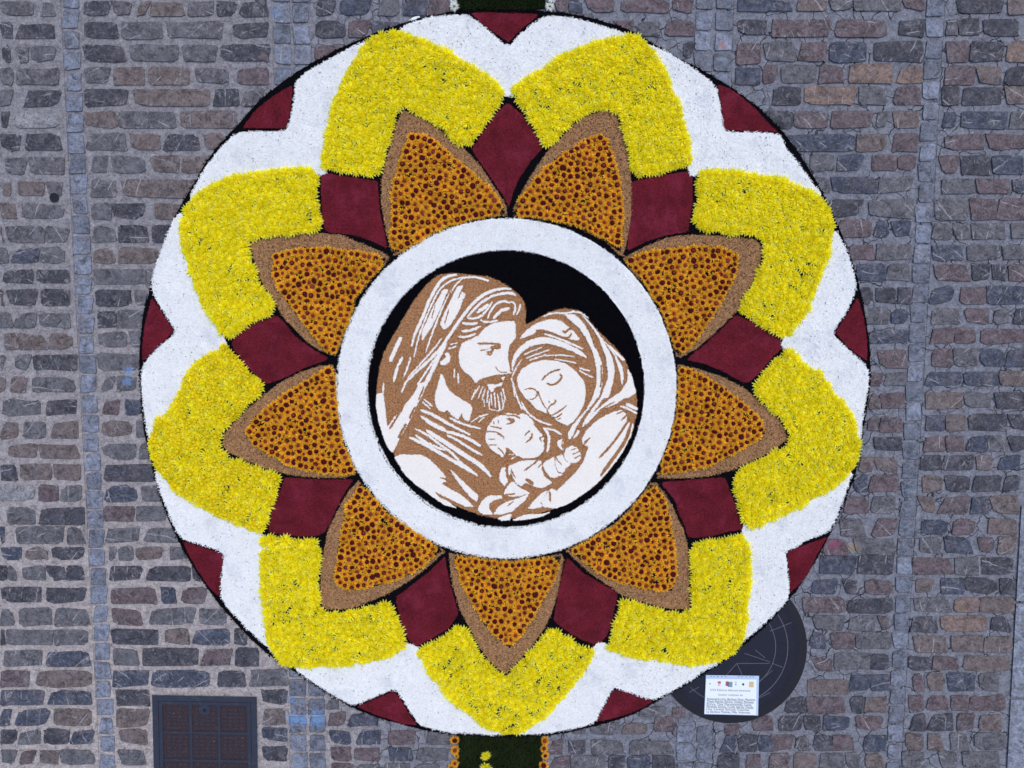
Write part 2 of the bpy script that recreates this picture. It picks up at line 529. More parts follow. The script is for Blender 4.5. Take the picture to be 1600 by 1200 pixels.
# ------------------------------------------------------------------ paving, stone by stone (x0,y0,x1,y1 in quarter pixels of a tile)
def span(t):
    k = t.index('-', 1)
    return float(t[:k]), float(t[k + 1:])
def rows(ox, oy, s, txt):
    out = []
    for ln in txt.strip().splitlines():
        yy, rest = ln.split(':')
        y0, y1 = span(yy)
        for it in rest.split(','):
            it = it.strip()
            if not it: continue
            xs, c = it.split()
            x0, x1 = span(xs)
            out.append((ox + x0 / s, oy + y0 / s, ox + x1 / s, oy + y1 / s, c))
    return out

STONE_ROWS = {}
STONE_ROWS[0] = rows(0, 0, 4, '''
10-98: 0-212 g, 253-348 g
143-237: 0-72 d, 103-352 d
288-388: 0-77 d, 103-181 g, 186-362 g
428-528: 0-77 g, 104-366 g
563-664: 0-78 g, 158-382 d
698-798: 0-57 d, 93-377 l
838-938: 0-127 d, 163-388 d
988-1092: 28-167 g, 178-402 g
1138-1225: 0-70 b, 113-278 b, 290-392 g''') + rows(0, 280, 4, '''
153-245: 0-97 b, 128-418 g
298-393: 0-16 g, 38-272 g, 283-432 g
428-523: 0-50 g, 73-246 n, 253-418 g
568-648: 3-203 d, 218-438 d
693-792: 0-22 r, 42-238 d, 256-434 d
836-928: 0-72 g, 91-226 g, 229-438 g
966-1063: 28-122 b, 126-294 b, 308-462 b
1101-1193: 0-26 g, 92-193 g, 213-480 d''') + rows(0, 560, 4, '''
118-208: 0-52 b, 68-170 b, 202-472 g
258-354: 12-263 g, 286-482 d
397-498: 0-117 b, 147-294 g, 322-490 b
538-622: 42-233 b, 252-496 b
662-760: 0-107 d, 128-318 b, 328-512 b
793-890: 0-217 l, 246-370 r, 382-508 g
932-1036: 53-222 g, 236-526 d
1056-1160: 0-26 n, 98-402 g, 412-528 g''') + rows(0, 900, 4, '''
72-164: 0-258 d, 282-538 d
202-308: 0-86 g, 118-328 g, 342-557 g
337-433: 0-37 d, 38-338 g, 343-562 g
467-563: 18-264 g, 286-572 n
592-694: 0-193 r, 232-577 b
717-804: 0-273 n, 297-582 n
832-934: 0-62 n, 92-313 n, 332-440 b, 443-583 b
962-1049: 0-103 d, 112-248 g, 272-442 d, 446-588 n
1088-1174: 0-102 g, 117-228 r, 237-362 b, 376-592 g''')
STONE_ROWS[0] += rows(0, 840, 5, '''
78-172: 10-170 n, 192-375 b, 405-655 d
228-330: -10-55 d, 62-128 g, 165-355 g, 365-515 d, 530-655 d''')
STONE_ROWS[1] = rows(0, 840, 5, '''
75-175: 855-915 g, 930-1038 g, 1052-1275 b, 1330-1480 g
222-335: 862-1120 d, 1142-1490 d, 1500-1600 d''') + rows(0, 0, 4, '''
8-98: 513-692 d, 698-830 g, 858-938 b, 943-1158 b, 1173-1334 g, 1358-1492 d, 1498-1680 d
138-238: 513-738 d, 763-1014 g, 1036-1390 g, 1446-1680 d
283-384: 518-783 d, 806-1118 g, 1136-1354 g, 1372-1690 d
423-528: 523-693 g, 716-903 b, 931-1178 b, 1206-1454 g, 1476-1690 r
558-664: 528-810 d, 831-1313 b, 1336-1494 d, 1506-1660 g
697-797: 523-728 b, 741-1098 g, 1131-1484 b
832-938: 537-788 g, 806-1010 b, 1018-1258 d, 1268-1396 b
976-1080: 558-668 g, 696-924 g, 946-1124 b, 1142-1310 b
1124-1228: 568-734 g, 763-1225 b''') + rows(0, 280, 4, '''
153-249: 556-693 g, 706-909 d, 968-1150 b
288-394: 572-738 g, 742-934 d, 952-1080 d
428-524: 578-718 b, 738-1016 b
563-653: 588-914 g, 922-990 g
692-788: 598-824 d, 842-930 g
826-926: 612-723 d, 732-905 g
952-1050: 602-793 g, 812-890 g
1093-1198: 607-870 g''') + rows(0, 560, 4, '''
113-206: 632-718 g, 730-865 g
258-352: 633-742 r, 782-884 n
388-490: 632-832 b, 848-910 g
533-626: 636-854 g, 868-935 g
662-770: 650-970 d
796-896: 656-864 n, 882-1010 g
926-1016: 652-838 r, 852-1045 g
1056-1146: 662-874 g, 900-1125 g''') + rows(0, 900, 4, '''
72-174: 688-982 r, 1000-1114 n, 1136-1284 r
202-302: 688-899 r, 927-1220 g, 1242-1414 g
334-430: 692-994 d, 1010-1184 b, 1206-1434 n, 1462-1560 d
453-560: 708-872 g, 893-1242 d, 1262-1454 r, 1472-1620 d
590-692: 706-934 n, 945-1312 n, 1357-1536 d, 1562-1700 g
717-808: 728-934 d
832-942: 727-936 b
955-1052: 744-918 b
1088-1178: 738-912 g''') + rows(380, 940, 4.615, '''
490-605: 53-318 g
636-738: 126-320 d
766-888: 132-318 b
912-1002: 134-318 n
1046-1146: 146-318 d''') + rows(400, 0, 4, '''
0-82: 0-72 d
138-228: 0-78 d
288-378: 0-82 r
418-512: 0-72 r
556-642: 0-40 g''')
STONE_ROWS[2] = rows(400, 0, 4, '''
0-94: 377-494 d, 527-718 n, 768-894 g, 922-1064 n, 1078-1215 r
132-229: 372-554 d, 570-708 r, 713-925 n
282-374: 356-580 r''') + rows(380, 940, 4.615, '''
700-772: 598-688 g
800-896: 618-736 r, 756-980 n
930-1026: 620-778 n, 816-990 n, 1042-1244 r, 1326-1494 g
1056-1146: 626-774 r, 796-984 r, 1056-1220 n, 1250-1484 g
1170-1240: 640-790 r, 815-1000 g, 1025-1200 g, 1230-1430 g''') + rows(800, 0, 4, '''
0-76: 270-352 r, 358-452 n, 456-642 r, 668-988 r, 992-1132 r
88-180: 360-500 g
132-224: 636-752 r, 770-930 g, 946-1138 r
266-366: 1062-1138 d''') + rows(860, 1060, 6.154, '''
282-364: 858-1114 g
290-372: 1172-1296 r
428-534: 186-344 g, 384-664 g, 676-966 b
368-512: 1002-1200 r
596-726: 0-118 r, 166-334 d, 396-724 g, 756-1176 g
746-870: 0-174 r, 196-520 g, 562-716 d, 736-956 n, 980-1200 d''')
STONE_ROWS[3] = rows(800, 0, 4, '''
0-68: 1408-1640 n
128-218: 1410-1594 d
268-404: 1406-1564 r
426-524: 1396-1554 n''') + rows(1200, 0, 4, '''
0-62: 0-153 n, 182-363 b, 386-533 g, 537-834 g, 842-978 r
122-229: 26-398 r, 417-758 r, 793-972 d
262-384: -30-173 g, 182-368 r, 382-613 n, 647-968 d
407-518: -40-60 r, 77-303 g, 317-483 r, 502-778 o, 806-964 o
542-654: 22-208 d, 216-554 o, 572-738 g, 786-954 r
697-798: -20-158 d, 157-374 r, 397-655 r, 672-754 g, 777-948 b
837-944: 102-554 n, 552-744 b, 782-942 r
972-1064: 266-413 g, 426-598 n, 652-802 r, 806-934 r
1108-1204: 256-388 g, 392-684 n, 686-908 g''') + rows(1200, 300, 4, '''
47-156: 370-592 d, 617-910 g
178-279: 450-644 r, 666-763 n, 764-904 n
326-424: 492-670 r, 676-894 g
447-550: 540-738 n, 738-892 g
597-694: 570-662 d, 662-808 d, 812-898 d
732-828: 590-758 g, 762-888 n
862-950: 620-878 n
987-1098: 686-868 r
1127-1210: 636-724 r, 728-868 g''') + rows(1200, 600, 4, '''
62-154: 628-704 b, 702-853 r
207-294: 612-692 r, 697-848 r
332-414: 652-834 d
462-549: 568-663 b, 664-824 b
568-674: 530-618 n, 638-814 r
702-808: 478-638 r, 646-800 g
842-950: 452-608 g, 656-804 r
967-1069: 350-504 r, 536-794 g
1076-1184: 322-549 n, 562-784 d''') + rows(1200, 900, 4, '''
22-114: 262-434 n, 462-584 d, 596-782 r
142-224: 216-474 r, 492-778 d
252-339: 276-478 g, 506-668 g, 688-772 r
357-454: 250-358 n, 386-544 r, 542-764 g
487-584: 416-644 g, 642-768 d
518-594: 276-398 r
618-714: 512-643 n, 648-754 n
652-734: 244-504 b
757-855: 106-234 d, 242-494 r, 517-594 d, 602-744 b
877-964: 76-218 d, 222-328 d, 346-523 n, 542-728 r
997-1089: 20-158 r, 158-268 g, 286-404 d, 406-544 r, 597-738 n
1107-1205: 0-133 b, 163-308 b, 318-484 g, 488-578 g, 607-724 b''') + rows(1040, 1100, 8, '''
150-325: 1085-1345 r
265-375: 745-935 r
385-600: 695-880 n
395-590: 918-1165 d, 1168-1335 n
620-800: 640-920 d
640-800: 1000-1175 r
400-540: 1340-1560 r
650-800: 1290-1560 r
190-330: 1410-1600 d''')
STONE_ROWS[4] = rows(1200, 0, 4, '''
0-84: 1176-1474 d, 1496-1680 b
122-219: 1113-1184 g, 1184-1318 d, 1332-1568 d
262-384: 1117-1254 r, 1266-1484 d, 1486-1700 o
417-529: 1106-1294 r, 1302-1454 b, 1472-1660 d
547-654: 1092-1194 d, 1212-1468 d, 1476-1680 b
702-800: 1082-1178 n, 1202-1494 n, 1512-1660 g
842-939: 1092-1354 r, 1366-1640 r
977-1089: 1072-1198 r, 1206-1388 d, 1402-1594 n
1122-1206: 1086-1294 g, 1306-1514 r, 1516-1700 n''') + rows(1200, 300, 4, '''
42-174: 1047-1248 g, 1262-1434 r, 1436-1680 r
197-294: 1032-1148 g, 1148-1268 g, 1272-1484 g, 1516-1660 g
336-424: 1027-1218 n, 1246-1444 g, 1466-1660 g
452-554: 1037-1148 r, 1146-1264 r, 1272-1398 d, 1396-1488 d, 1502-1650 r
592-699: 1010-1168 n, 1196-1368 r, 1368-1620 n
727-824: 1016-1204 g, 1227-1384 r, 1396-1518 g, 1536-1640 d
857-944: 1022-1168 r, 1167-1294 r, 1332-1620 r
982-1089: 1016-1148 r, 1156-1324 g, 1322-1484 n, 1482-1640 n
1127-1210: 977-1218 n, 1226-1444 n, 1446-1640 b''') + rows(1200, 600, 4, '''
57-154: 986-1214 b, 1216-1394 g, 1422-1640 d
197-289: 986-1104 n, 1112-1234 b, 1252-1494 d, 1502-1640 d
327-419: 967-1108 r, 1112-1228 r, 1232-1374 n, 1372-1504 g, 1502-1640 d
447-534: 946-1084 d, 1087-1284 d, 1306-1414 b, 1426-1640 n
572-674: 970-1104 b, 1102-1278 d, 1282-1458 d, 1472-1590 d
702-809: 942-1054 b, 1062-1254 r, 1266-1384 n, 1392-1566 b
847-939: 942-1144 n, 1152-1304 r, 1372-1580 b
957-1059: 937-1084 g, 1097-1284 n, 1306-1418 r, 1436-1574 b
1087-1189: 902-1154 r, 1167-1328 g, 1336-1568 d''') + rows(1200, 900, 4, '''
17-109: 917-1034 b, 1082-1224 n, 1226-1438 d, 1452-1544 d
137-224: 902-1144 g, 1162-1324 o, 1327-1538 b
247-349: 892-1064 d, 1072-1368 o, 1366-1518 d
377-474: 912-1124 b, 1137-1344 b, 1347-1524 b
502-584: 877-1024 d, 1032-1204 r, 1222-1504 b
607-719: 902-978 r, 982-1098 b, 1122-1294 n, 1307-1444 g
747-839: 872-968 r, 987-1134 r, 1147-1254 r, 1257-1484 r
862-964: 882-984 d, 997-1158 d, 1177-1298 r, 1302-1458 b
982-1089: 857-978 b, 997-1098 b, 1137-1258 g, 1282-1484 g
1097-1200: 837-978 g, 1067-1194 g, 1207-1444 g''')

# ------------------------------------------------------------------ the flower carpet, outlines in photo pixels
YEL = {
'tl': [(615,46),(632,49),(665,62),(695,75),(725,92),(750,108),(770,122),(785,138),(795,148),(785,162),(757,200),(735,232),(725,235),(707,220),(690,202),(657,184),(637,172),(627,170),(620,182),(615,212),(607,232),(600,257),(597,279),(585,280),(550,275),(520,269),(500,265),(504,232),(512,190),(522,150),(540,110),(557,85),(572,62),(590,50)],
'tr': [(800,138),(835,112),(882,82),(920,67),(970,55),(992,54),(1007,60),(1015,71),(1027,85),(1040,107),(1052,140),(1066,160),(1070,190),(1082,235),(1085,262),(1062,266),(1020,275),(992,282),(984,272),(980,237),(972,207),(964,180),(947,172),(917,180),(895,195),(875,217),(857,232),(846,227),(835,202),(815,172),(799,156)],
'lu': [(285,325),(300,307),(322,290),(370,270),(415,265),(470,259),(497,264),(500,280),(497,310),(505,342),(506,360),(495,365),(450,369),(415,372),(397,376),(390,380),(392,400),(402,420),(412,447),(425,462),(434,482),(430,491),(412,500),(390,510),(372,522),(362,535),(349,538),(340,515),(325,495),(310,475),(307,455),(297,430),(290,410),(282,380),(280,347)],
'll': [(352,536),(360,542),(372,557),(385,572),(407,592),(416,602),(415,615),(397,627),(380,645),(360,665),(347,682),(347,700),(360,710),(387,720),(412,730),(442,742),(441,755),(435,775),(425,797),(421,815),(413,831),(390,830),(365,820),(335,805),(312,795),(295,785),(270,765),(250,740),(237,725),(232,700),(235,680),(242,655),(265,637),(275,615),(287,592),(300,570),(322,552),(340,540)],
'bl': [(407,842),(415,835),(435,832),(457,839),(490,839),(504,845),(505,865),(500,892),(500,920),(502,942),(517,955),(550,950),(590,940),(607,934),(617,945),(627,972),(637,1000),(637,1012),(615,1025),(585,1035),(540,1042),(490,1045),(457,1046),(440,1040),(427,1022),(415,1000),(412,970),(407,945),(405,907),(406,870)],
'b': [(647,1017),(660,1007),(690,992),(715,972),(722,967),(732,980),(740,997),(755,1022),(775,1042),(790,1055),(800,1042),(822,1020),(837,1005),(850,985),(860,972),(882,990),(905,1002),(930,1015),(927,1030),(910,1057),(882,1092),(850,1125),(825,1140),(810,1149),(785,1149),(760,1140),(735,1120),(707,1100),(690,1082),(670,1055),(655,1030)],
'br': [(945,1015),(952,992),(957,975),(967,940),(975,932),(1000,940),(1035,950),(1065,955),(1080,947),(1077,920),(1077,887),(1074,860),(1075,847),(1105,840),(1140,836),(1167,832),(1170,845),(1175,880),(1176,905),(1171,940),(1170,970),(1162,1000),(1147,1025),(1130,1035),(1100,1040),(1065,1040),(1035,1034),(1005,1032),(975,1026)],
'rl': [(1230,545),(1240,547),(1257,567),(1285,580),(1300,605),(1315,625),(1335,647),(1340,675),(1345,695),(1342,715),(1332,737),(1305,762),(1275,780),(1245,797),(1215,811),(1172,829),(1162,822),(1157,815),(1150,782),(1142,757),(1131,742),(1150,735),(1175,720),(1205,705),(1227,692),(1230,682),(1220,657),(1205,645),(1187,627),(1177,615),(1165,607),(1180,595),(1197,575),(1212,557)],
'ru': [(1092,264),(1135,264),(1180,270),(1220,277),(1250,290),(1280,305),(1297,327),(1305,350),(1302,375),(1297,402),(1287,427),(1275,457),(1262,490),(1245,512),(1230,537),(1220,530),(1200,517),(1172,500),(1150,487),(1160,465),(1177,442),(1180,425),(1192,400),(1192,380),(1177,370),(1150,370),(1122,366),(1095,362),(1082,347),(1081,332),(1087,310),(1085,290),(1087,275)],
}
PET = {   # seed border, flower field
'tl': ([(629,172),(657,183),(686,202),(710,224),(727,235),(747,255),(762,277),(778,301),(791,323),(791,336),(747,342),(719,349),(692,358),(666,371),(636,391),(616,399),(607,377),(601,347),(596,316),(597,281),(602,255),(612,224),(618,200)],
       [(640,211),(653,209),(675,216),(697,235),(719,253),(743,275),(765,294),(782,316),(790,334),(747,341),(719,348),(692,357),(666,370),(640,386),(616,397),(610,377),(612,338),(612,303),(616,277),(625,253),(631,231)]),
'tr': ([(947,172),(962,179),(972,207),(980,237),(985,275),(989,300),(988,330),(982,365),(973,400),(968,398),(945,376),(905,356),(860,344),(820,339),(803,338),(803,325),(815,300),(830,275),(846,250),(857,235),(875,218),(895,195),(917,181)],
       [(940,210),(947,218),(955,237),(962,262),(970,290),(974,320),(974,350),(969,394),(940,372),(905,355),(860,343),(803,337),(803,328),(820,300),(848,266),(867,250),(900,227),(920,215)]),
'lu': ([(391,381),(415,372),(450,369),(500,365),(532,367),(562,380),(597,394),(608,402),(599,416),(580,435),(557,465),(549,490),(536,522),(532,540),(524,556),(500,547),(482,535),(461,515),(440,492),(425,462),(412,447),(402,420)],
       [(427,397),(475,386),(512,387),(550,391),(585,397),(602,404),(598,414),(579,435),(556,464),(549,490),(536,522),(530,540),(522,555),(512,552),(500,535),(485,520),(472,502),(450,472),(432,447),(426,425)]),
'll': ([(349,680),(365,662),(385,642),(412,617),(440,597),(470,582),(500,572),(520,570),(524,582),(526,607),(529,640),(531,667),(537,695),(547,717),(556,740),(537,746),(500,746),(475,744),(450,741),(412,730),(387,720),(355,705),(348,695)],
       [(385,672),(395,655),(417,637),(445,615),(475,595),(500,582),(517,572),(524,580),(526,620),(530,667),(536,695),(555,735),(547,742),(512,740),(480,736),(450,725),(420,710),(397,697),(385,682)]),
'bl': ([(504,949),(501,930),(502,892),(507,857),(512,832),(522,810),(532,790),(547,765),(560,752),(575,767),(597,790),(615,808),(640,825),(685,854),(694,862),(672,882),(647,902),(610,925),(577,940),(550,950),(517,952)],
       [(522,900),(527,875),(530,845),(537,815),(542,790),(555,770),(562,757),(570,760),(597,793),(614,808),(637,824),(685,855),(691,861),(677,870),(655,890),(622,905),(585,916),(560,921),(540,922),(527,912)]),
'b': ([(702,865),(705,900),(712,930),(720,955),(732,977),(750,1012),(767,1035),(785,1050),(791,1052),(810,1032),(830,1010),(847,987),(860,962),(870,930),(877,895),(880,872),(877,866),(835,873),(795,876),(760,873),(730,868)],
      [(710,868),(720,910),(730,927),(742,950),(757,975),(777,997),(797,1012),(810,997),(825,977),(842,950),(855,927),(865,910),(872,890),(877,868),(855,871),(795,878),(745,871)]),
'br': ([(885,860),(922,841),(960,819),(980,800),(1005,770),(1017,755),(1025,755),(1037,770),(1050,790),(1062,817),(1067,827),(1074,850),(1076,887),(1077,920),(1077,950),(1050,952),(1010,942),(972,930),(955,917),(922,895),(897,872)],
       [(889,860),(922,844),(960,821),(980,802),(1005,775),(1015,757),(1030,764),(1040,785),(1047,810),(1052,837),(1056,870),(1057,900),(1050,922),(1015,922),(985,915),(960,907),(930,892),(905,872)]),
'rl': ([(1060,570),(1092,577),(1130,590),(1160,605),(1187,627),(1212,650),(1227,672),(1229,687),(1205,705),(1175,720),(1142,735),(1105,744),(1067,747),(1028,746),(1027,740),(1040,715),(1050,682),(1056,645),(1060,615),(1059,587)],
       [(1060,572),(1077,576),(1100,587),(1130,605),(1155,625),(1177,642),(1192,662),(1195,677),(1180,690),(1150,707),(1115,725),(1080,735),(1035,742),(1028,737),(1040,707),(1050,682),(1057,645),(1061,610)]),
'ru': ([(974,404),(1005,387),(1042,372),(1080,367),(1122,369),(1155,371),(1180,375),(1191,387),(1187,415),(1172,447),(1150,487),(1130,507),(1110,525),(1090,543),(1062,559),(1057,555),(1050,532),(1045,520),(1037,497),(1027,472),(1007,445),(984,420)],
       [(977,405),(1015,392),(1055,387),(1097,384),(1130,387),(1152,397),(1154,415),(1145,440),(1132,465),(1115,492),(1097,520),(1087,535),(1062,556),(1055,547),(1046,520),(1040,502),(1027,472),(1007,444),(984,418)]),
}
DIA = {
't': [(793,161),(815,178),(837,209),(848,231),(828,253),(811,279),(802,299),(795,323),(787,307),(767,277),(745,246),(738,233),(758,202),(778,174)],
'tl': [(502,270),(537,275),(590,283),(591,303),(594,334),(601,367),(605,388),(583,377),(552,367),(509,362),(504,342),(502,303)],
'l': [(365,527),(392,507),(432,493),(445,505),(460,525),(487,545),(514,561),(475,575),(445,590),(417,600),(400,587),(380,565),(362,540)],
'll': [(445,746),(475,748),(512,750),(552,749),(537,772),(525,795),(517,815),(507,832),(490,838),(457,837),(420,831),(421,820),(425,800),(440,762)],
'bl': [(695,870),(700,900),(707,927),(716,960),(700,982),(675,997),(650,1010),(637,997),(627,970),(619,940),(620,932),(647,912),(672,892),(690,875)],
'br': [(887,872),(910,895),(935,910),(960,923),(965,930),(957,962),(950,990),(935,1009),(910,1000),(885,985),(865,970),(870,940),(877,905),(884,876)],
'rl': [(1032,754),(1080,750),(1132,746),(1140,765),(1150,790),(1157,815),(1160,827),(1135,831),(1105,839),(1076,840),(1070,822),(1062,805),(1055,782)],
'r': [(1150,492),(1180,505),(1210,525),(1227,539),(1205,560),(1187,582),(1170,597),(1160,597),(1130,580),(1097,567),(1072,562),(1097,542),(1120,522)],
'tr': [(986,285),(1020,276),(1080,267),(1082,290),(1082,315),(1077,347),(1075,362),(1042,367),(1010,377),(980,392),(982,365),(987,335),(987,300)],
}
TRI = {
't': [(736,21),(762,19),(794,21),(823,21),(839,22),(838,27),(817,43),(801,59),(794,66),(779,55),(762,44),(746,30)],
'tl': [(457,132),(455,160),(452,182),(447,200),(425,200),(400,200),(379,200),(400,172),(425,152)],
'l': [(237,465),(252,487),(272,517),(257,532),(242,545),(224,564),(222,545),(225,520),(228,500)],
'bl': [(287,846),(315,855),(349,865),(347,895),(342,932),(327,917),(305,885),(292,860)],
'lb': [(558,1104),(588,1092),(616,1080),(629,1098),(642,1120),(652,1133),(631,1131),(597,1120),(571,1110)],
'rb': [(931,1127),(946,1101),(959,1078),(977,1081),(998,1088),(1020,1096),(1006,1105),(982,1115),(957,1123)],
'br': [(1292,839),(1262,850),(1230,862),(1232,885),(1235,925),(1245,917),(1260,900),(1275,870)],
'r': [(1340,465),(1325,490),(1305,520),(1325,542),(1355,565),(1355,537),(1350,500),(1345,480)],
'tr': [(1121,132),(1127,162),(1131,202),(1162,204),(1200,205),(1216,207),(1200,192),(1182,172),(1157,150),(1137,137)],
}
WHI = {
't': [(632,40),(675,27),(712,24),(730,24),(750,37),(775,60),(790,71),(799,71),(805,62),(827,42),(852,26),(882,27),(920,35),(955,46),(978,53),(985,64),(930,78),(882,94),(837,124),(802,150),(788,150),(765,132),(725,104),(690,84),(640,60),(622,52)],
'tl': [(567,66),(520,90),(475,116),(462,130),(461,150),(456,180),(449,205),(430,207),(400,206),(370,208),(345,232),(322,262),(302,297),(297,312),(302,316),(325,300),(372,281),(415,276),(470,271),(507,273),(513,255),(516,232),(523,190),(533,150),(551,112),(567,87),(580,68)],
'l': [(282,332),(270,347),(255,385),(242,422),(237,445),(242,462),(255,485),(275,515),(272,525),(250,541),(227,567),(222,580),(222,607),(225,637),(230,670),(234,688),(246,676),(253,660),(276,643),(286,620),(298,597),(311,575),(331,557),(354,543),(353,535),(346,520),(334,500),(319,478),(316,455),(306,430),(299,410),(291,380),(291,345)],
'bl': [(243,738),(250,765),(260,790),(268,812),(277,830),(287,842),(320,852),(342,860),(351,865),(347,900),(345,932),(357,950),(390,985),(415,1007),(429,1022),(437,1026),(426,1000),(422,970),(417,945),(415,905),(416,870),(417,847),(406,828),(385,822),(360,811),(331,796),(290,774),(263,757),(248,735)],
'lb': [(462,1046),(495,1069),(527,1089),(551,1101),(560,1099),(588,1087),(616,1076),(623,1081),(636,1102),(655,1131),(679,1139),(705,1144),(750,1146),(772,1148),(790,1144),(770,1136),(742,1111),(715,1089),(700,1071),(680,1044),(662,1019),(648,1009),(635,1004),(612,1015),(583,1025),(540,1032),(490,1035),(466,1038)],
'rb': [(813,1147),(855,1145),(900,1137),(929,1129),(944,1099),(957,1075),(964,1075),(983,1081),(1006,1089),(1021,1092),(1039,1085),(1063,1071),(1083,1060),(1100,1047),(1119,1038),(1125,1029),(1100,1031),(1065,1031),(1035,1025),(1005,1023),(975,1017),(945,1006),(935,1004),(925,1014),(920,1029),(903,1051),(875,1086),(843,1117),(820,1131),(806,1141)],
'br': [(1165,998),(1190,977),(1222,946),(1231,935),(1232,912),(1229,882),(1226,862),(1248,852),(1253,846),(1295,830),(1305,812),(1317,780),(1327,750),(1331,742),(1325,734),(1300,754),(1270,771),(1240,787),(1205,801),(1164,819),(1159,832),(1161,845),(1166,880),(1167,905),(1162,940),(1161,970),(1154,997),(1152,1008)],
'r': [(1306,360),(1320,387),(1332,422),(1337,447),(1332,465),(1320,490),(1302,515),(1302,525),(1325,547),(1350,570),(1357,580),(1356,600),(1351,630),(1347,655),(1344,686),(1337,690),(1331,675),(1326,650),(1307,630),(1292,610),(1277,588),(1249,575),(1234,555),(1221,540),(1224,530),(1237,507),(1254,485),(1267,455),(1279,425),(1289,402),(1295,375)],
'tr': [(1015,70),(1042,82),(1082,107),(1110,127),(1120,142),(1125,170),(1130,206),(1150,208),(1200,208),(1219,212),(1227,232),(1247,255),(1265,282),(1283,303),(1275,311),(1245,298),(1215,286),(1180,279),(1135,273),(1092,273),(1079,275),(1074,262),(1072,235),(1061,190),(1057,163),(1042,142),(1029,107),(1017,87),(1008,75)],
}

RIM = [(300,292),(325,245),(370,197),(397,165),(425,140),(462,113),(520,80),(575,55),(650,29),(700,19),(712,17),(760,15),(820,15),(860,18),(900,22),(950,35),(985,46),(1050,86),(1120,121),(1175,159),(1215,195),(1250,241),(1280,290),(1312,356),(1340,430),(1355,507),(1361,562),(1359,612),(1350,667),(1340,735),(1317,790),(1295,840),(1265,893),(1235,936),(1192,983),(1163,1008),(1125,1038),(1077,1067),(1038,1089),(1020,1100),(983,1120),(925,1136),(865,1149),(807,1154),(750,1152),(675,1144),(625,1131),(597,1124),(553,1107),(510,1083),(467,1054),(434,1033),(400,1007),(347,951),(315,907),(290,867),(272,832),(255,792),(243,752),(231,700),(222,660),(217,582),(219,535),(223,490),(235,449),(250,400),(265,357),(284,317)]
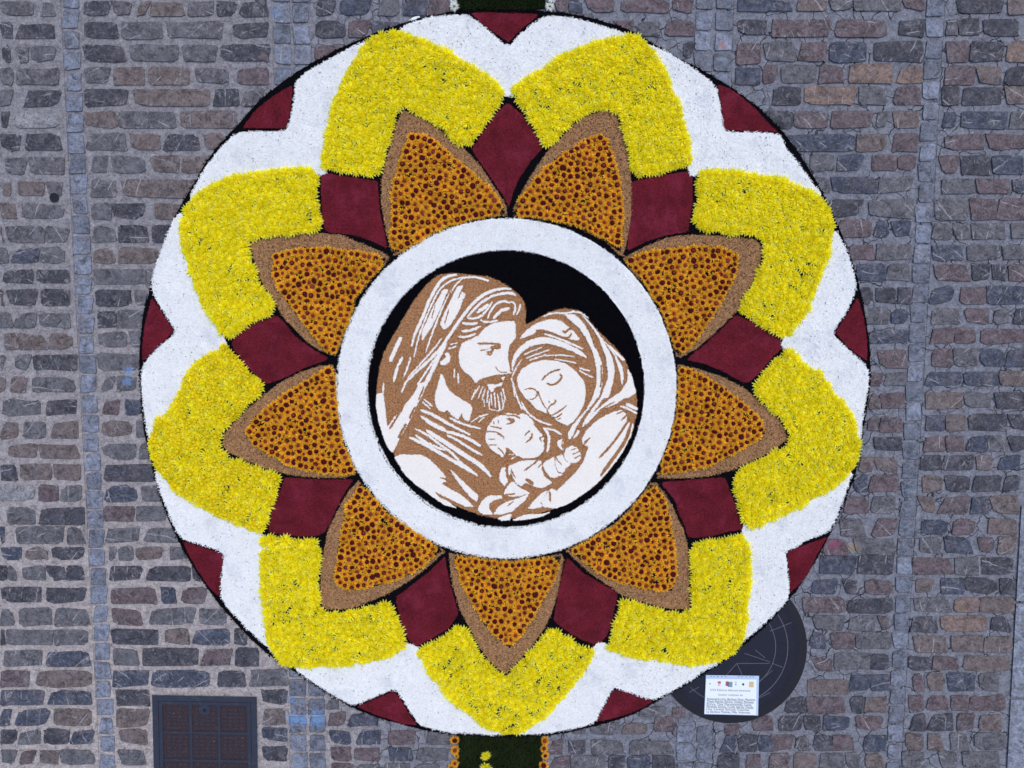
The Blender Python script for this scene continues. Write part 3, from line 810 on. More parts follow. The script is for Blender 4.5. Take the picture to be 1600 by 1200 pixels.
# ------------------------------------------------------------------ portrait outlines: (tile, kind, points[, width]); tiles are pieces of the medallion
TILE = {'0': (560, 380, 2.667), 'a': (560, 380, 5.4545), 'b': (780, 400, 5.4545), 'c': (560, 600, 5.4545), 'd': (760, 600, 5.4545)}
SIL = [(687,429),(708,427),(729,429),(752,431),(770,434),(800,451),(819,470),(822,492),(819,509),(830,504),(852,491),(870,484),(886,482),(909,487),(920,502),(939,522),(957,539),(976,560),(986,590),(995,620),(995,642),(987,680),(965,717),(935,755),(897,781),(852,800),(800,811),(759,807),(725,796),(684,777),(650,751),(627,725),(609,699),(596,665),(588,624),(590,597),(596,560),(609,534),(627,504),(642,477),(661,451),(676,436)]
MAN = [
('a','s',[(840,268),(760,280),(700,320),(650,400),(590,520),(545,640),(490,750),(452,880)],24),
('a','s',[(900,290),(800,312),(725,360),(680,410),(620,530),(570,650),(520,770),(475,965)],13),
('a','s',[(880,300),(960,285),(1050,300),(1112,322)],15),
('a','s',[(890,300),(830,350),(780,430),(720,540),(680,640),(630,760),(575,930)],13),
('a','p',[(700,420),(730,395),(770,392),(740,450),(700,560),(660,640),(620,720),(570,790),(540,840),(540,760),(590,650),(640,540)]),
('a','p',[(845,370),(890,360),(875,410),(915,432),(885,500),(860,570),(820,640),(770,710),(725,740),(695,690),(725,610),(765,530),(805,450)]),
('a','s',[(1300,392),(1250,385),(1150,400),(1060,440),(980,510),(920,580),(860,660),(800,750),(740,840),(700,900),(600,1000),(480,1110),(390,1200)],24),
('a','s',[(1340,445),(1300,425),(1200,430),(1120,460),(1040,510),(980,570),(925,635)],20),
('a','s',[(745,850),(690,950),(640,1060),(560,1230)],34),
('a','s',[(710,810),(620,930),(520,1040),(420,1150)],12),
('a','s',[(680,950),(600,1060),(540,1150),(490,1230)],13),
('a','s',[(365,800),(330,870),(290,960),(272,1010)],30),
('a','s',[(375,970),(330,1060),(300,1180)],22),
('a','s',[(445,970),(420,1060),(385,1140)],12),
('a','s',[(930,640),(1000,645),(1060,610),(1110,550),(1140,500)],14),
('a','s',[(1010,590),(1060,560),(1110,520)],26),
('a','s',[(1100,640),(1130,570),(1180,510),(1240,490),(1290,510)],15),
('a','s',[(1150,640),(1190,600),(1220,570),(1290,552)],24),
('a','s',[(1040,655),(1100,678),(1190,658)],16),
('a','s',[(885,680),(950,692),(1015,680)],20),
('a','s',[(880,750),(960,745),(1045,708)],18),
('a','s',[(850,795),(920,802),(1000,770)],16),
('a','s',[(785,862),(845,850)],9),('a','s',[(765,902),(835,878)],9),
('b','s',[(90,395),(130,395),(140,450),(120,500)],14),('b','s',[(180,410),(170,460),(145,505)],14),
('b','s',[(0,400),(40,382),(80,400)],12),
('0','p',[(420,450),(432,415),(470,400),(500,385),(525,355),(560,335),(600,327),(653,325),(656,395),(628,425),(622,480),(632,530),(638,540),(610,545),(560,550),(510,565),(490,582),(480,572),(470,555),(440,535),(425,510),(418,480)]),
('0','B',[(497,418),(540,417),(592,421)],8),
('0','P',[(548,430),(594,418),(594,436),(578,444),(568,440),(562,452),(545,466),(532,452),(556,448)]),
('0','S',[(505,428),(535,445),(552,440)],5),
('0','B',[(533,463),(548,467),(560,457)],4),
('0','B',[(573,513),(577,528),(598,540),(618,537)],5),
('a','B',[(800,395),(745,510),(705,620)],9),('a','B',[(770,560),(735,690)],7),('a','B',[(655,520),(625,640)],7),('a','B',[(880,400),(850,470)],8),('a','B',[(705,415),(660,500)],7),
('0','B',[(508,448),(530,443),(556,439)],4),
('a','p',[(735,945),(760,930),(785,960),(780,1000),(750,1035),(710,1040),(695,1015),(730,990),(748,968)]),
('a','s',[(820,1070),(815,1145)],10),('a','s',[(850,1110),(852,1200)],13),
('0','p',[(342,545),(355,555),(368,600),(395,630),(430,650),(474,680),(470,710),(460,742),(440,735),(430,705),(415,735),(388,715),(370,693),(352,706),(330,690),(318,660),(320,630),(332,590)]),
('0','p',[(538,585),(575,590),(600,578),(598,594),(570,600),(556,622),(540,602)]),
('0','p',[(594,562),(611,556),(605,573)]),
('0','s',[(488,610),(472,650)],3),('0','s',[(612,640),(600,690)],3),('0','s',[(545,650),(545,690)],3),('0','s',[(522,650),(525,680)],3),('0','s',[(505,595),(480,635),(470,652)],4),('0','s',[(518,598),(500,645)],4),('0','s',[(528,605),(515,655)],4),('0','s',[(540,612),(536,665)],4),
('0','s',[(552,628),(556,675)],4),('0','s',[(566,622),(572,685)],5),('0','s',[(580,628),(590,695)],5),('0','s',[(594,620),(605,685)],4),('0','s',[(600,605),(614,655)],4),
('0','s',[(470,745),(505,722),(540,712)],4),('0','s',[(500,745),(525,725)],4),('0','s',[(545,690),(580,700),(605,690)],3),
('c','p',[(160,80),(215,85),(225,180),(235,280),(245,370),(300,290),(390,190),(470,60),(510,-10),(590,-10),(545,90),(495,190),(452,280),(405,370),(355,450),(320,530),(290,585),(250,540),(210,440),(175,330),(152,200),(150,120)]),
('c','B',[(385,185),(330,280),(265,385)],17),('c','B',[(505,5),(460,90),(412,150)],14),('c','B',[(485,190),(432,295)],18),('c','B',[(405,340),(340,460)],22),('c','B',[(560,20),(510,140)],12),('c','B',[(350,190),(260,340)],8),
('c','s',[(215,-10),(208,90)],12),('c','s',[(402,-10),(368,70)],14),
('c','s',[(530,220),(620,255),(720,310),(790,355)],24),('c','s',[(780,290),(880,340),(1040,382)],16),('c','s',[(560,130),(630,190)],13),('c','s',[(545,150),(612,212)],10),
('c','s',[(530,275),(600,320),(700,370),(745,392)],20),('c','s',[(720,320),(790,350),(860,390),(955,432)],18),('c','s',[(735,400),(850,430),(950,470),(1040,530)],24),
('c','s',[(580,395),(680,460),(790,530),(880,590),(960,640),(1040,690),(1130,790)],36),('c','s',[(750,435),(850,480),(950,550),(1055,607)],18),
('c','s',[(485,382),(600,440),(700,520),(800,590),(860,660),(950,730),(1015,782)],19),('c','s',[(435,455),(560,510),(680,580),(800,650),(900,710),(1005,772)],26),('c','s',[(485,435),(560,490),(640,530),(735,562)],20),('c','s',[(575,320),(650,362),(745,402)],16),
('c','p',[(308,625),(360,600),(450,605),(530,602),(610,645),(670,700),(720,760),(748,800),(680,792),(750,828),(705,850),(760,885),(850,930),(930,990),(985,1050),(900,1040),(800,990),(700,940),(645,908),(680,960),(760,1000),(842,1062),(740,1032),(640,970),(560,905),(480,850),(400,775),(345,690)]),
('c','p',[(782,725),(850,790),(930,870),(1022,950),(1010,1005),(960,970),(900,900),(830,810)]),
('c','p',[(1025,1050),(1060,990),(1110,952),(1210,952),(1228,975),(1150,990),(1115,1020),(1112,1060),(1145,1115),(1060,1110),(1022,1080)]),
]
WOMAN = [
('b','p',[(550,498),(640,500),(690,540),(730,590),(770,660),(800,740),(830,800),(870,900),(880,1000),(850,1210),(812,1210),(832,1080),(830,960),(800,820),(740,700),(680,610),(620,560)]),
('b','p',[(700,500),(750,560),(800,620),(850,700),(880,780),(910,860),(922,960),(930,1040),(892,1130),(868,1210),(930,1210),(970,1080),(985,960),(960,860),(900,740),(830,640),(760,550)]),
('b','B',[(770,640),(800,720),(822,790)],12),('b','B',[(868,930),(870,1040),(865,1120)],11),
('b','p',[(865,700),(930,770),(980,850),(1010,930),(1030,1000),(1045,1110),(1062,1040),(1050,950),(1000,860),(940,770)]),
('b','s',[(930,765),(1000,830),(1065,890)],22),
('b','p',[(1092,960),(1120,1000),(1150,1100),(1165,1170),(1100,1210),(1030,1210),(1080,1120),(1097,1040)]),
('b','s',[(375,515),(470,482),(560,490),(680,470),(760,530)],13),
('b','p',[(172,705),(230,635),(310,577),(400,545),(470,540),(530,555),(590,605),(640,650),(692,712),(640,720),(560,690),(450,650),(370,622),(320,632),(300,660),(240,685)]),
('b','B',[(310,630),(400,642),(480,672),(560,700),(605,690),(615,655)],15),('b','B',[(542,632),(558,658),(585,630),(622,612)],18),
('b','p',[(105,930),(120,850),(180,770),(250,720),(350,690),(440,700),(540,730),(640,780),(715,822),(752,872),(700,852),(620,812),(520,772),(420,745),(340,750),(260,772),(190,822),(145,880),(112,985)]),
('b','B',[(350,690),(365,675)],10),
('b','s',[(385,662),(480,692),(600,742),(712,792)],16),
('b','s',[(212,842),(280,810),(362,780)],10),('b','s',[(228,872),(330,832),(425,800)],10),('b','s',[(255,892),(330,862),(405,840)],9),('b','s',[(395,852),(500,842),(635,856)],9),('b','s',[(475,880),(560,892),(655,912)],9),('b','s',[(685,955),(772,980)],10),('b','s',[(685,975),(740,1010),(802,1037)],10),
('b','s',[(100,1040),(118,1080),(132,1200)],8),('b','s',[(190,880),(140,960),(108,1035)],8),
('d','s',[(232,-10),(250,80),(290,190),(302,215)],8),
('0','p',[(660,562),(680,525),(720,500),(770,487),(820,490),(870,505),(910,540),(940,575),(948,620),(940,670),(920,710),(895,745),(870,762),(840,745),(810,725),(780,705),(740,690),(715,660),(690,640),(668,602)]),
('b','B',[(362,1062),(400,1012),(460,982),(522,965)],15),('b','B',[(405,1085),(450,1102),(500,1082),(538,1030),(518,1008)],17),
('d','B',[(320,50),(370,35),(420,45),(440,90),(405,130),(370,132)],11),('d','B',[(440,60),(455,110),(480,170),(515,212)],10),('d','B',[(528,212),(540,182),(590,162),(585,132)],14),('d','B',[(533,150),(541,158)],9),
('d','B',[(515,212),(530,268),(570,265),(620,232),(682,188)],14),('d','B',[(560,288),(600,285),(645,250)],12),('d','B',[(605,300),(638,294)],9),
('d','s',[(300,150),(330,220),(400,290),(480,330),(562,352)],12),('d','s',[(480,378),(570,388),(642,432)],14),('d','s',[(240,60),(270,150),(330,230)],7),
('d','p',[(945,-10),(990,-10),(960,90),(900,180),(830,260),(780,340),(742,420),(715,472),(694,460),(700,405),(740,345),(800,275),(860,205),(905,120)]),
('d','s',[(1050,-10),(1010,80),(950,170),(880,260),(820,362)],24),('d','s',[(790,400),(745,460)],20),
('d','p',[(1250,-10),(1265,50),(1230,80),(1150,140),(1060,190),(980,210),(930,260),(880,310),(848,350),(860,300),(920,240),(1000,170),(1080,110),(1150,60),(1190,-10)]),
('d','B',[(1095,150),(1020,190),(960,230)],9),
('d','s',[(1140,188),(1200,205),(1282,252)],14),('d','s',[(1190,172),(1288,215)],26),
('d','p',[(810,480),(850,400),(920,330),(1000,275),(1080,240),(1150,222),(1200,262),(1190,318),(1255,345),(1235,430),(1180,545),(1120,640),(1040,740),(960,830),(880,900),(780,970),(680,1030),(590,1060),(480,1045),(470,1000),(520,920),(560,890),(600,915),(660,850),(740,780),(830,660),(872,530),(830,522)]),
('d','B',[(1225,290),(1140,420),(1050,540),(960,630)],20),('d','B',[(1240,320),(1190,480),(1100,610),(1040,690),(972,785)],30),('d','B',[(882,458),(830,522)],10),('d','B',[(1172,228),(1108,256)],9),('d','B',[(1205,255),(1150,312)],12),('d','B',[(830,500),(870,470)],8),
('d','p',[(60,1112),(90,1060),(160,1010),(250,980),(362,940),(330,990),(270,1040),(220,1085),(130,1112)]),
('d','B',[(180,1040),(230,1000)],7),
('d','p',[(350,1065),(400,1000),(470,930),(522,908),(490,960),(462,1020),(480,1042),(420,1062)]),
('d','p',[(210,1165),(330,1112),(480,1107),(545,1092),(470,1130),(350,1155)]),
('d','p',[(95,1145),(190,1112),(215,1112),(200,1160),(130,1165)]),
('d','B',[(540,915),(545,1005)],16),
]
INFANT = [
('0','p',[(530,802),(540,762),(570,725),(620,708),(670,717),(680,710),(702,715),(730,745),(745,775),(770,800),(775,840),(770,870),(740,895),(700,902),(660,885),(640,870),(622,855),(602,892),(570,875),(545,850),(530,822)]),
('d','B',[(35,360),(90,370),(132,382)],9),('d','B',[(0,405),(60,405),(110,420),(152,452)],10),('d','B',[(18,470),(72,470)],7),('d','B',[(18,520),(92,520)],7),('d','B',[(98,540),(155,605)],10),('d','B',[(190,265),(250,270),(285,292)],14),
('d','P',[(165,292),(230,292),(248,318),(215,340),(165,345),(210,322)]),
('d','B',[(60,318),(66,342)],6),('d','B',[(100,308),(106,336)],6),
('d','P',[(165,535),(230,580),(262,640),(205,652),(180,610)]),
('d','S',[(190,600),(235,600)],7),('d','S',[(210,640),(250,620)],7),
('d','B',[(328,442),(350,410),(372,400)],10),('d','B',[(385,420),(390,460),(332,502)],13),
('d','B',[(460,408),(488,420),(482,450),(450,460),(472,492)],12),('d','B',[(488,478),(512,520),(490,532)],12),('d','B',[(403,340),(442,382)],9),
('d','s',[(490,380),(528,425),(535,480),(520,580)],20),('d','B',[(500,450),(508,500),(498,560)],9),('d','B',[(655,480),(640,510),(652,548)],8),('d','B',[(210,720),(222,760),(250,800)],8),('d','B',[(640,690),(600,640),(592,620)],8),('d','B',[(150,470),(130,440),(95,425)],7),('d','B',[(15,545),(60,580),(120,612)],7),('d','B',[(120,260),(170,262),(195,278)],9),
('d','B',[(500,540),(490,590),(430,640),(300,640)],12),
('d','p',[(598,492),(640,468),(658,500),(640,530),(662,562),(640,562),(610,530)]),
('d','p',[(660,602),(680,550),(720,525),(770,540),(802,590),(802,640),(760,672),(710,672),(668,640)]),
('d','B',[(722,562),(782,544)],7),('d','B',[(733,602),(797,574)],7),('d','B',[(748,632),(802,608)],7),
('d','p',[(590,622),(650,600),(668,650),(720,682),(680,712),(650,762),(612,742),(588,690)]),
('d','p',[(478,682),(540,640),(578,622),(582,690),(606,752),(650,772),(600,797),(550,797),(508,752)]),
('d','p',[(218,690),(280,660),(350,650),(430,650),(470,660),(468,720),(495,790),(562,842),(480,887),(400,872),(370,852),(330,842),(300,872),(258,852),(225,790),(210,740)]),
('d','B',[(322,738),(380,700),(442,648)],13),('d','B',[(335,808),(402,852)],26),('d','B',[(470,680),(440,715)],8),
('d','p',[(158,902),(200,850),(228,830),(290,890),(340,910),(372,932),(300,952),(220,962),(150,942)]),
('d','B',[(158,945),(242,935)],13),
('d','p',[(108,800),(128,720),(160,708),(165,780),(182,830),(155,872),(125,840)]),
('d','p',[(185,702),(217,688),(206,752),(190,782)]),
]
def portrait_polys(L):
    wh, br = [], []
    for e in L:
        ox, oy, s = TILE[e[0]]
        pts = Z(ox, oy, s, e[2])
        if e[1] in 'pP': poly = smooth_poly(pts, 1, .13)
        else: poly = stroke(pts, e[3] / s, .4)
        (wh if e[1] in 'psS' else br).append((poly, e[1]))
    return wh, br
# ------------------------------------------------------------------ ground: mortar panels, sett bands, slabs
BANDS = [(94.0, .0508, 1, 30.0, -.0022, [(12, -400, 1600)]),
         (424.0, .0240, 2, 61.5, -.002, [(3, -400, 600), (1058.5, 600, 1600)]),
         (1085.0, -.0250, 2, 62.0, -.0035, [(14, -400, 600), (1130.5, 600, 1600)]),
         (1447.0, -.0540, 1, 30.5, -.0033, [(26, -400, 1600)])]
def bl(k, y): return BANDS[k][0] + BANDS[k][1] * y
def br_(k, y): return bl(k, y) + BANDS[k][3] + BANDS[k][4] * y
def slab_x(y): return 1594 - (y - 780) * .055 if y > 700 else 1640 + (700 - y) * .02
YT, YB = -320, 1540
def relief(P, amp):
    x, y = P[:, 0], P[:, 1]
    z = np.zeros(len(P))
    r = np.random.default_rng(5)
    for k in range(14):
        f = 6 * 1.45 ** k if k < 8 else 40 + 25 * k
        a = r.random() * 6.28
        z += np.sin(x * f * math.cos(a) + y * f * math.sin(a) + r.random() * 6.28) / 14 ** .5
    return amp * np.clip(z, -1.6, 1.6)

def sheet(name, xl, xr, step, base, amp, mats, parent=None, zfun=None):
    ny = int((YB - YT) / step)
    nx = max(2, int((xr(0) - xl(0)) / step))
    ys = np.linspace(YT, YB, ny)
    uu = np.linspace(0, 1, nx)
    pts = np.array([(xl(y) + (xr(y) - xl(y)) * u, y) for y in ys for u in uu])
    P = PX(pts, 0)
    P[:, 2] = base + relief(P, amp)
    i = (np.arange(ny - 1)[:, None] * nx + np.arange(nx - 1)[None]).ravel()
    f = np.vstack([np.stack([i, i + nx, i + nx + 1], 1), np.stack([i, i + nx + 1, i + 1], 1)])
    return obj(name, [(P, f, 0)], mats, parent, smooth=True, kind='structure')

def stone_soup(x0, y0, x1, y1, irr, mi=0, ztop=.006, inset=1.5, round_=None, npt=18, zlow=-.004):
    cx, cy, hx, hy = (x0 + x1) / 2, (y0 + y1) / 2, (x1 - x0) / 2, (y1 - y0) / 2
    e = round_ if round_ else RNG.uniform(6, 16)
    th = (np.arange(npt) + RNG.uniform(-.25, .25, npt)) / npt * 2 * math.pi + .2
    c, s = np.cos(th), np.sin(th)
    # even spread round a rounded rectangle
    px = np.sign(c) * np.abs(c) ** (2 / e) * hx
    py = np.sign(s) * np.abs(s) ** (2 / e) * hy
    cut = RNG.random(4) ** 2.5 * irr * 6.5
    for q, (sx, sy) in enumerate([(1, 1), (-1, 1), (-1, -1), (1, -1)]):
        w = np.clip((px * sx / hx - .3) / .7, 0, 1) * np.clip((py * sy / hy - .3) / .7, 0, 1)
        px -= sx * w * cut[q] * 1.6; py -= sy * w * cut[q] * .8
    px += RNG.normal(0, irr * .8, npt); py += RNG.normal(0, irr * .8, npt)
    px += py * RNG.normal(0, .06 * irr)
    P = np.stack([cx + px, cy + py], 1)
    C = np.array([cx, cy])
    k = np.clip(1 - inset / np.maximum(np.linalg.norm((P - C), axis=1), 1), .5, 1)[:, None]
    inner = C + (P - C) * k
    sl = RNG.normal(0, .0007, 2)
    zi = ztop + RNG.normal(0, .0006, npt) + sl[0] * px / max(hx, 1) + sl[1] * py / max(hy, 1)
    V = np.vstack([PX(P, zlow), PX(inner, zi), PX([C], ztop + .0008)])
    n = npt; i = np.arange(n); j = (i + 1) % n
    f = np.vstack([np.stack([i, i + n, j], 1), np.stack([j, i + n, j + n], 1), np.stack([i + n, np.full(n, 2 * n), j + n], 1)])
    return (V, f, mi), np.concatenate([np.ones(n), np.full(n, .5), [0.0]])

def outside(name, parent, xl, xr, ylim):
    """stones of the same paving that lie beyond the picture, joined"""
    soups, at = [], []
    keys = list('ggddbbrrnno')
    mats = [STONES[k] for k in STONES]; ki = {k: i for i, k in enumerate(STONES)}
    y = YT + 4
    while y < YB - 30:
        h = 24.5 * RNG.uniform(.92, 1.06)
        x = xl(y) + 4 + RNG.uniform(0, 18)
        lim = xr(y) - 3
        while x < lim - 14:
            w = min(RNG.uniform(32, 88), lim - x)
            if (x > 1612 or x + w < -12 or y > 1212 or y + h < -16) and w > 16 and (x + w < slab_x(y) - 6 or x > slab_x(y) + 500):
                s, a = stone_soup(x, y, x + w, y + h, 1.3, ki[keys[RNG.integers(len(keys))]])
                soups.append(s); at.append(a)
            x += w + RNG.uniform(5, 13)
        y += h + RNG.uniform(8, 11)
    if soups:
        obj(name, soups, mats, parent, kind='stuff', attrs={'edge': np.concatenate(at)})

edges = [(lambda y: -430.0, lambda y: bl(0, y)), (lambda y: br_(0, y), lambda y: bl(1, y)), (lambda y: br_(1, y), lambda y: bl(2, y)),
         (lambda y: br_(2, y), lambda y: bl(3, y)), (lambda y: br_(3, y), lambda y: 2030.0)]
g0 = bpy.data.meshes.new('ground')
g0.from_pydata([(-60, -60, -.02), (60, -60, -.02), (60, 60, -.02), (-60, 60, -.02)], [], [(0, 1, 2, 3)])
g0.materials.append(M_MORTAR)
tag(put('ground', g0), kind='structure')

CC = np.array([1142.0, 1011.0]); CR = 119.0           # round cover
def hidden(x0, y0, x1, y1):
    cx, cy = (x0 + x1) / 2, (y0 + y1) / 2
    if math.hypot(cx - 789, cy - 581) < 556: return True
    if math.hypot(cx - CC[0], cy - CC[1]) < CR + 4: return True
    if x1 > 236 and x0 < 403 and y1 > 1085: return True
    return False

for k, (xl, xr) in enumerate(edges):
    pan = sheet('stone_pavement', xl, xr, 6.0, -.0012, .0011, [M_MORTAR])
    for (x0, y0, x1, y1, c) in STONE_ROWS[k]:
        if x1 > slab_x((y0 + y1) / 2): x1 = min(x1, slab_x((y0 + y1) / 2) - 3) if y0 > 700 else x1
        if x1 - x0 < 4 or hidden(x0, y0, x1, y1): continue
        gx, gy = (1.6, 1.9) if k > 1 else (1.7, 1.7)
        s, a = stone_soup(x0 - gx, y0 - gy, x1 + gx, y1 + gy, 1.0, ztop=.0064 if k > 1 else .0054)
        obj('paving_stone', [s], [STONES[c]], pan, attrs={'edge': a * (.8 if k > 1 else 1.0)})
    outside('paving_stones', pan, xl, xr, None)

for k, (x0b, sl, ncol, w0, ws, segs) in enumerate(BANDS):
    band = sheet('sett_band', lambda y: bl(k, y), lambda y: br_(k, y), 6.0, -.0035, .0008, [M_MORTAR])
    osoup, oat = [], []
    for start, ya, yb in segs:
        for cidx in range(ncol):
            y = start
            while y > ya: y -= (32.8 - .0037 * y)
            while y < yb and y < YB - 30:
                p = 32.8 - .0037 * y
                W = (w0 + ws * y) / ncol
                xa = bl(k, y + p / 2) + cidx * W
                j = RNG.normal(0, .5, 4)
                b = (xa + 1.2 + j[0], y + 1.0 + j[1], xa + W - 1.0 + j[2], y + p - 1.0 + j[3])
                if y > YT and not hidden(*b):
                    s, a = stone_soup(*b, .45, ztop=.0038, inset=1.1, round_=14, npt=18)
                    if -30 < y < 1205: obj('sett', [s], [M_SETT if RNG.random() < (.85 if k < 1 else .35) else M_SETT2], band, attrs={'edge': a * .55})
                    else: osoup.append(s); oat.append(a * .55)
                y += p
    if osoup: obj('setts', osoup, [M_SETT], band, kind='stuff', attrs={'edge': np.concatenate(oat)})

slab_root = empty('slab_kerb', W1(1620, 1000), kind='structure')
for ya, yb in [(790, 939), (943, 1089), (1093, 1246), (1250, 1400)]:
    p = [(slab_x(ya) + 3, ya), (1770, ya), (1770, yb), (slab_x(yb) + 3, yb)]
    V = np.vstack([PX(p, -.01), PX(p, .008)])
    f = []
    for a, b, c, d in [(4, 7, 6, 5), (0, 1, 5, 4), (1, 2, 6, 5), (2, 3, 7, 6), (3, 0, 4, 7)]: f += [(a, c, b), (a, d, c)]
    obj('granite_slab', [(V, np.array(f), 0)], [M_SLAB], slab_root, attrs={'edge': np.zeros(8)})

def ring(cx, cy, r, n=96, wob=0.0):
    a = np.arange(n) / n * 2 * math.pi
    rr = r + (RNG.normal(0, wob, n) if wob else 0)
    return np.stack([cx + rr * np.cos(a), cy + rr * np.sin(a)], 1)

def band_soup(p0, p1, z, zb=None, mi=0):
    """flat ring between two loops (outer p0, inner p1) with walls"""
    n = len(p0)
    zb = z - .008 if zb is None else zb
    V = np.vstack([PX(p0, z), PX(p1, z), PX(p0, zb), PX(p1, zb)])
    i = np.arange(n); j = (i + 1) % n
    f = [np.stack([i, i + n, j], 1), np.stack([j, i + n, j + n], 1), np.stack([i, j, i + 2 * n], 1), np.stack([j, j + 2 * n, i + 2 * n], 1),
         np.stack([i + n, i + 3 * n, j + n], 1), np.stack([j + n, i + 3 * n, j + 3 * n], 1)]
    return V, np.vstack(f), mi

def disc_soup(p, z, zb, mi=0):
    n = len(p)
    V = np.vstack([PX(p, z), PX(p, zb), PX([p.mean(0)], z)])
    i = np.arange(n); j = (i + 1) % n
    f = np.vstack([np.stack([i, np.full(n, 2 * n), j], 1), np.stack([i, j, i + n], 1), np.stack([j, j + n, i + n], 1)])
    return V, f, mi

def bar_soup(pts, w, z, zb, mi=0, closed=False):
    """thin raised line along photo-pixel points"""
    p = np.asarray(pts, float)
    t = np.gradient(p, axis=0); t /= np.maximum(np.linalg.norm(t, axis=1), 1e-6)[:, None]
    n_ = np.stack([-t[:, 1], t[:, 0]], 1) * w / 2
    a, b = p + n_, p - n_
    n = len(p)
    V = np.vstack([PX(a, z), PX(b, z), PX(a, zb), PX(b, zb)])
    i = np.arange(n - 1)
    f = [np.stack([i, i + 1, i + n], 1), np.stack([i + 1, i + 1 + n, i + n], 1), np.stack([i, i + 2 * n, i + 1], 1), np.stack([i + 1, i + 2 * n, i + 1 + 2 * n], 1),
         np.stack([i + n, i + 1 + n, i + 3 * n], 1), np.stack([i + 1 + n, i + 1 + 3 * n, i + 3 * n], 1)]
    return V, np.vstack(f), mi

def quad_soup(p, z, zb, mi=0):
    V = np.vstack([PX(p, z), PX(p, zb)])
    f = [(0, 2, 1), (0, 3, 2)]
    for i in range(4):
        j = (i + 1) % 4
        f += [(i, j, i + 4), (j, j + 4, i + 4)]
    return V, np.array(f), mi

# ------------------------------------------------------------------ round cover
rc = empty('manhole_cover', W1(*CC), 'round black manhole cover half hidden under the carpet at the lower right', 'manhole cover')
obj('frame', [band_soup(ring(*CC, CR), ring(*CC, CR - 13), .0072, -.004)], [M_IRONB], rc)
obj('rim', [band_soup(ring(*CC, CR - 14.2), ring(*CC, CR - 16.5), .0078, .0)], [M_IRON], rc)
obj('plate', [disc_soup(ring(*CC, CR - 13), .0062, -.004)], [M_IRON], rc)
def arc(r, a0, a1, n=40):
    a = np.radians(np.linspace(a0, a1, n)); return np.stack([CC[0] + r * np.cos(a), CC[1] + r * np.sin(a)], 1)
for r, a0, a1, w in [(103, -65, 55, 1.1), (103, 80, 150, .9), (89, -50, 70, 1.1), (89, 75, 135, .8), (70, -32, 62, 1.0), (70, 95, 110, .7)]:
    obj('groove_ring', [bar_soup(arc(r, a0, a1), w, .0068, .006)], [M_LINE], rc)
def zl(pts): return Z(1000, 900, 5.217, pts)
for pts in [[(790, 712), (1055, 713)], [(850, 630), (1060, 700)], [(940, 602), (1020, 668)], [(1080, 712), (1165, 745)], [(1060, 450), (1250, 373)],
            [(790, 712), (700, 812)], [(790, 712), (832, 805)], [(400, 950), (480, 905)], [(960, 1000), (1060, 950)], [(970, 860), (1080, 770)]]:
    p = zl(pts); q = np.linspace(p[0], p[1], 6)
    obj('groove_line', [bar_soup(q, .9, .0070, .006)], [M_LINE], rc)

# ------------------------------------------------------------------ square cover
sq = empty('inspection_cover', W1(320, 1166), 'rusty square iron inspection cover with gridded panels in a dark frame, lower left', 'inspection cover')
def sqp(u, v):   # u,v in 0..1 over the cover
    return (237.5 + 163.5 * u + 2.5 * v * 1.4 - 1.0 * u * v, 1086 + 3 * u + 158 * v)
def sqq(u0, v0, u1, v1): return [sqp(u0, v0), sqp(u1, v0), sqp(u1, v1), sqp(u0, v1)]
for a in [(0, 0, 1, .055), (0, .945, 1, 1), (0, .055, .055, .945), (.945, .055, 1, .945)]:
    obj('frame', [quad_soup(sqq(*a), .011, -.004)], [M_STEEL], sq)
obj('plate', [quad_soup(sqq(.056, .056, .944, .944), .0045, -.004)], [M_RUST], sq)
for a in [(.06, .06, .94, .09), (.06, .91, .94, .94), (.06, .09, .095, .91), (.905, .09, .94, .91)]:
    obj('inner_frame', [quad_soup(sqq(*a), .0098, .004)], [M_STEEL], sq)
us = [.095, .365, .635, .905]; vsx = [.09, .365, .64, .91]
for u in us[1:3]: obj('rib', [quad_soup(sqq(u - .012, .09, u + .012, .91), .0092, .004)], [M_STEEL], sq)
for v in vsx[1:3]: obj('rib', [quad_soup(sqq(.095, v - .011, .905, v + .011), .0088, .004)], [M_STEEL], sq)
for i in range(3):
    for j in range(3):
        ss = []
        for a in range(4):
            for b in range(6):
                uc = us[i] + .03 + (a + .5) / 4 * .215; vc = vsx[j] + .025 + (b + .5) / 6 * .22
                if i == 1 and j == 0 and b < 2 and a in (1, 2): continue
                if (a + b) % 2: ss.append(quad_soup(sqq(uc - .022, vc - .008, uc + .022, vc + .008), .0062, .0040))
                else: ss.append(quad_soup(sqq(uc - .012, vc - .013, uc + .012, vc + .013), .0058, .0040))
        obj('tread_panel', ss, [M_STUD], sq)
kc = sqp(.5, .135)
obj('keyhole_boss', [disc_soup(ring(kc[0], kc[1], 9, 20), .0085, .004)], [M_STEEL], sq)
obj('keyhole', [disc_soup(ring(kc[0], kc[1] + 1, 2.6, 12), .0089, .006)], [M_IRONB], sq)

# small drain hole in the paving on the left
hole = obj('drain_hole', [band_soup(ring(84.5, 308.5, 7.2, 24), ring(84.5, 308.5, 6.0, 24), .0078, -.004), disc_soup(ring(84.5, 308.5, 6.0, 24), .0072, -.004)], [M_IRONB])
tag(hole, 'small round dark drain hole in the mortar left of the narrow sett band', 'drain hole')

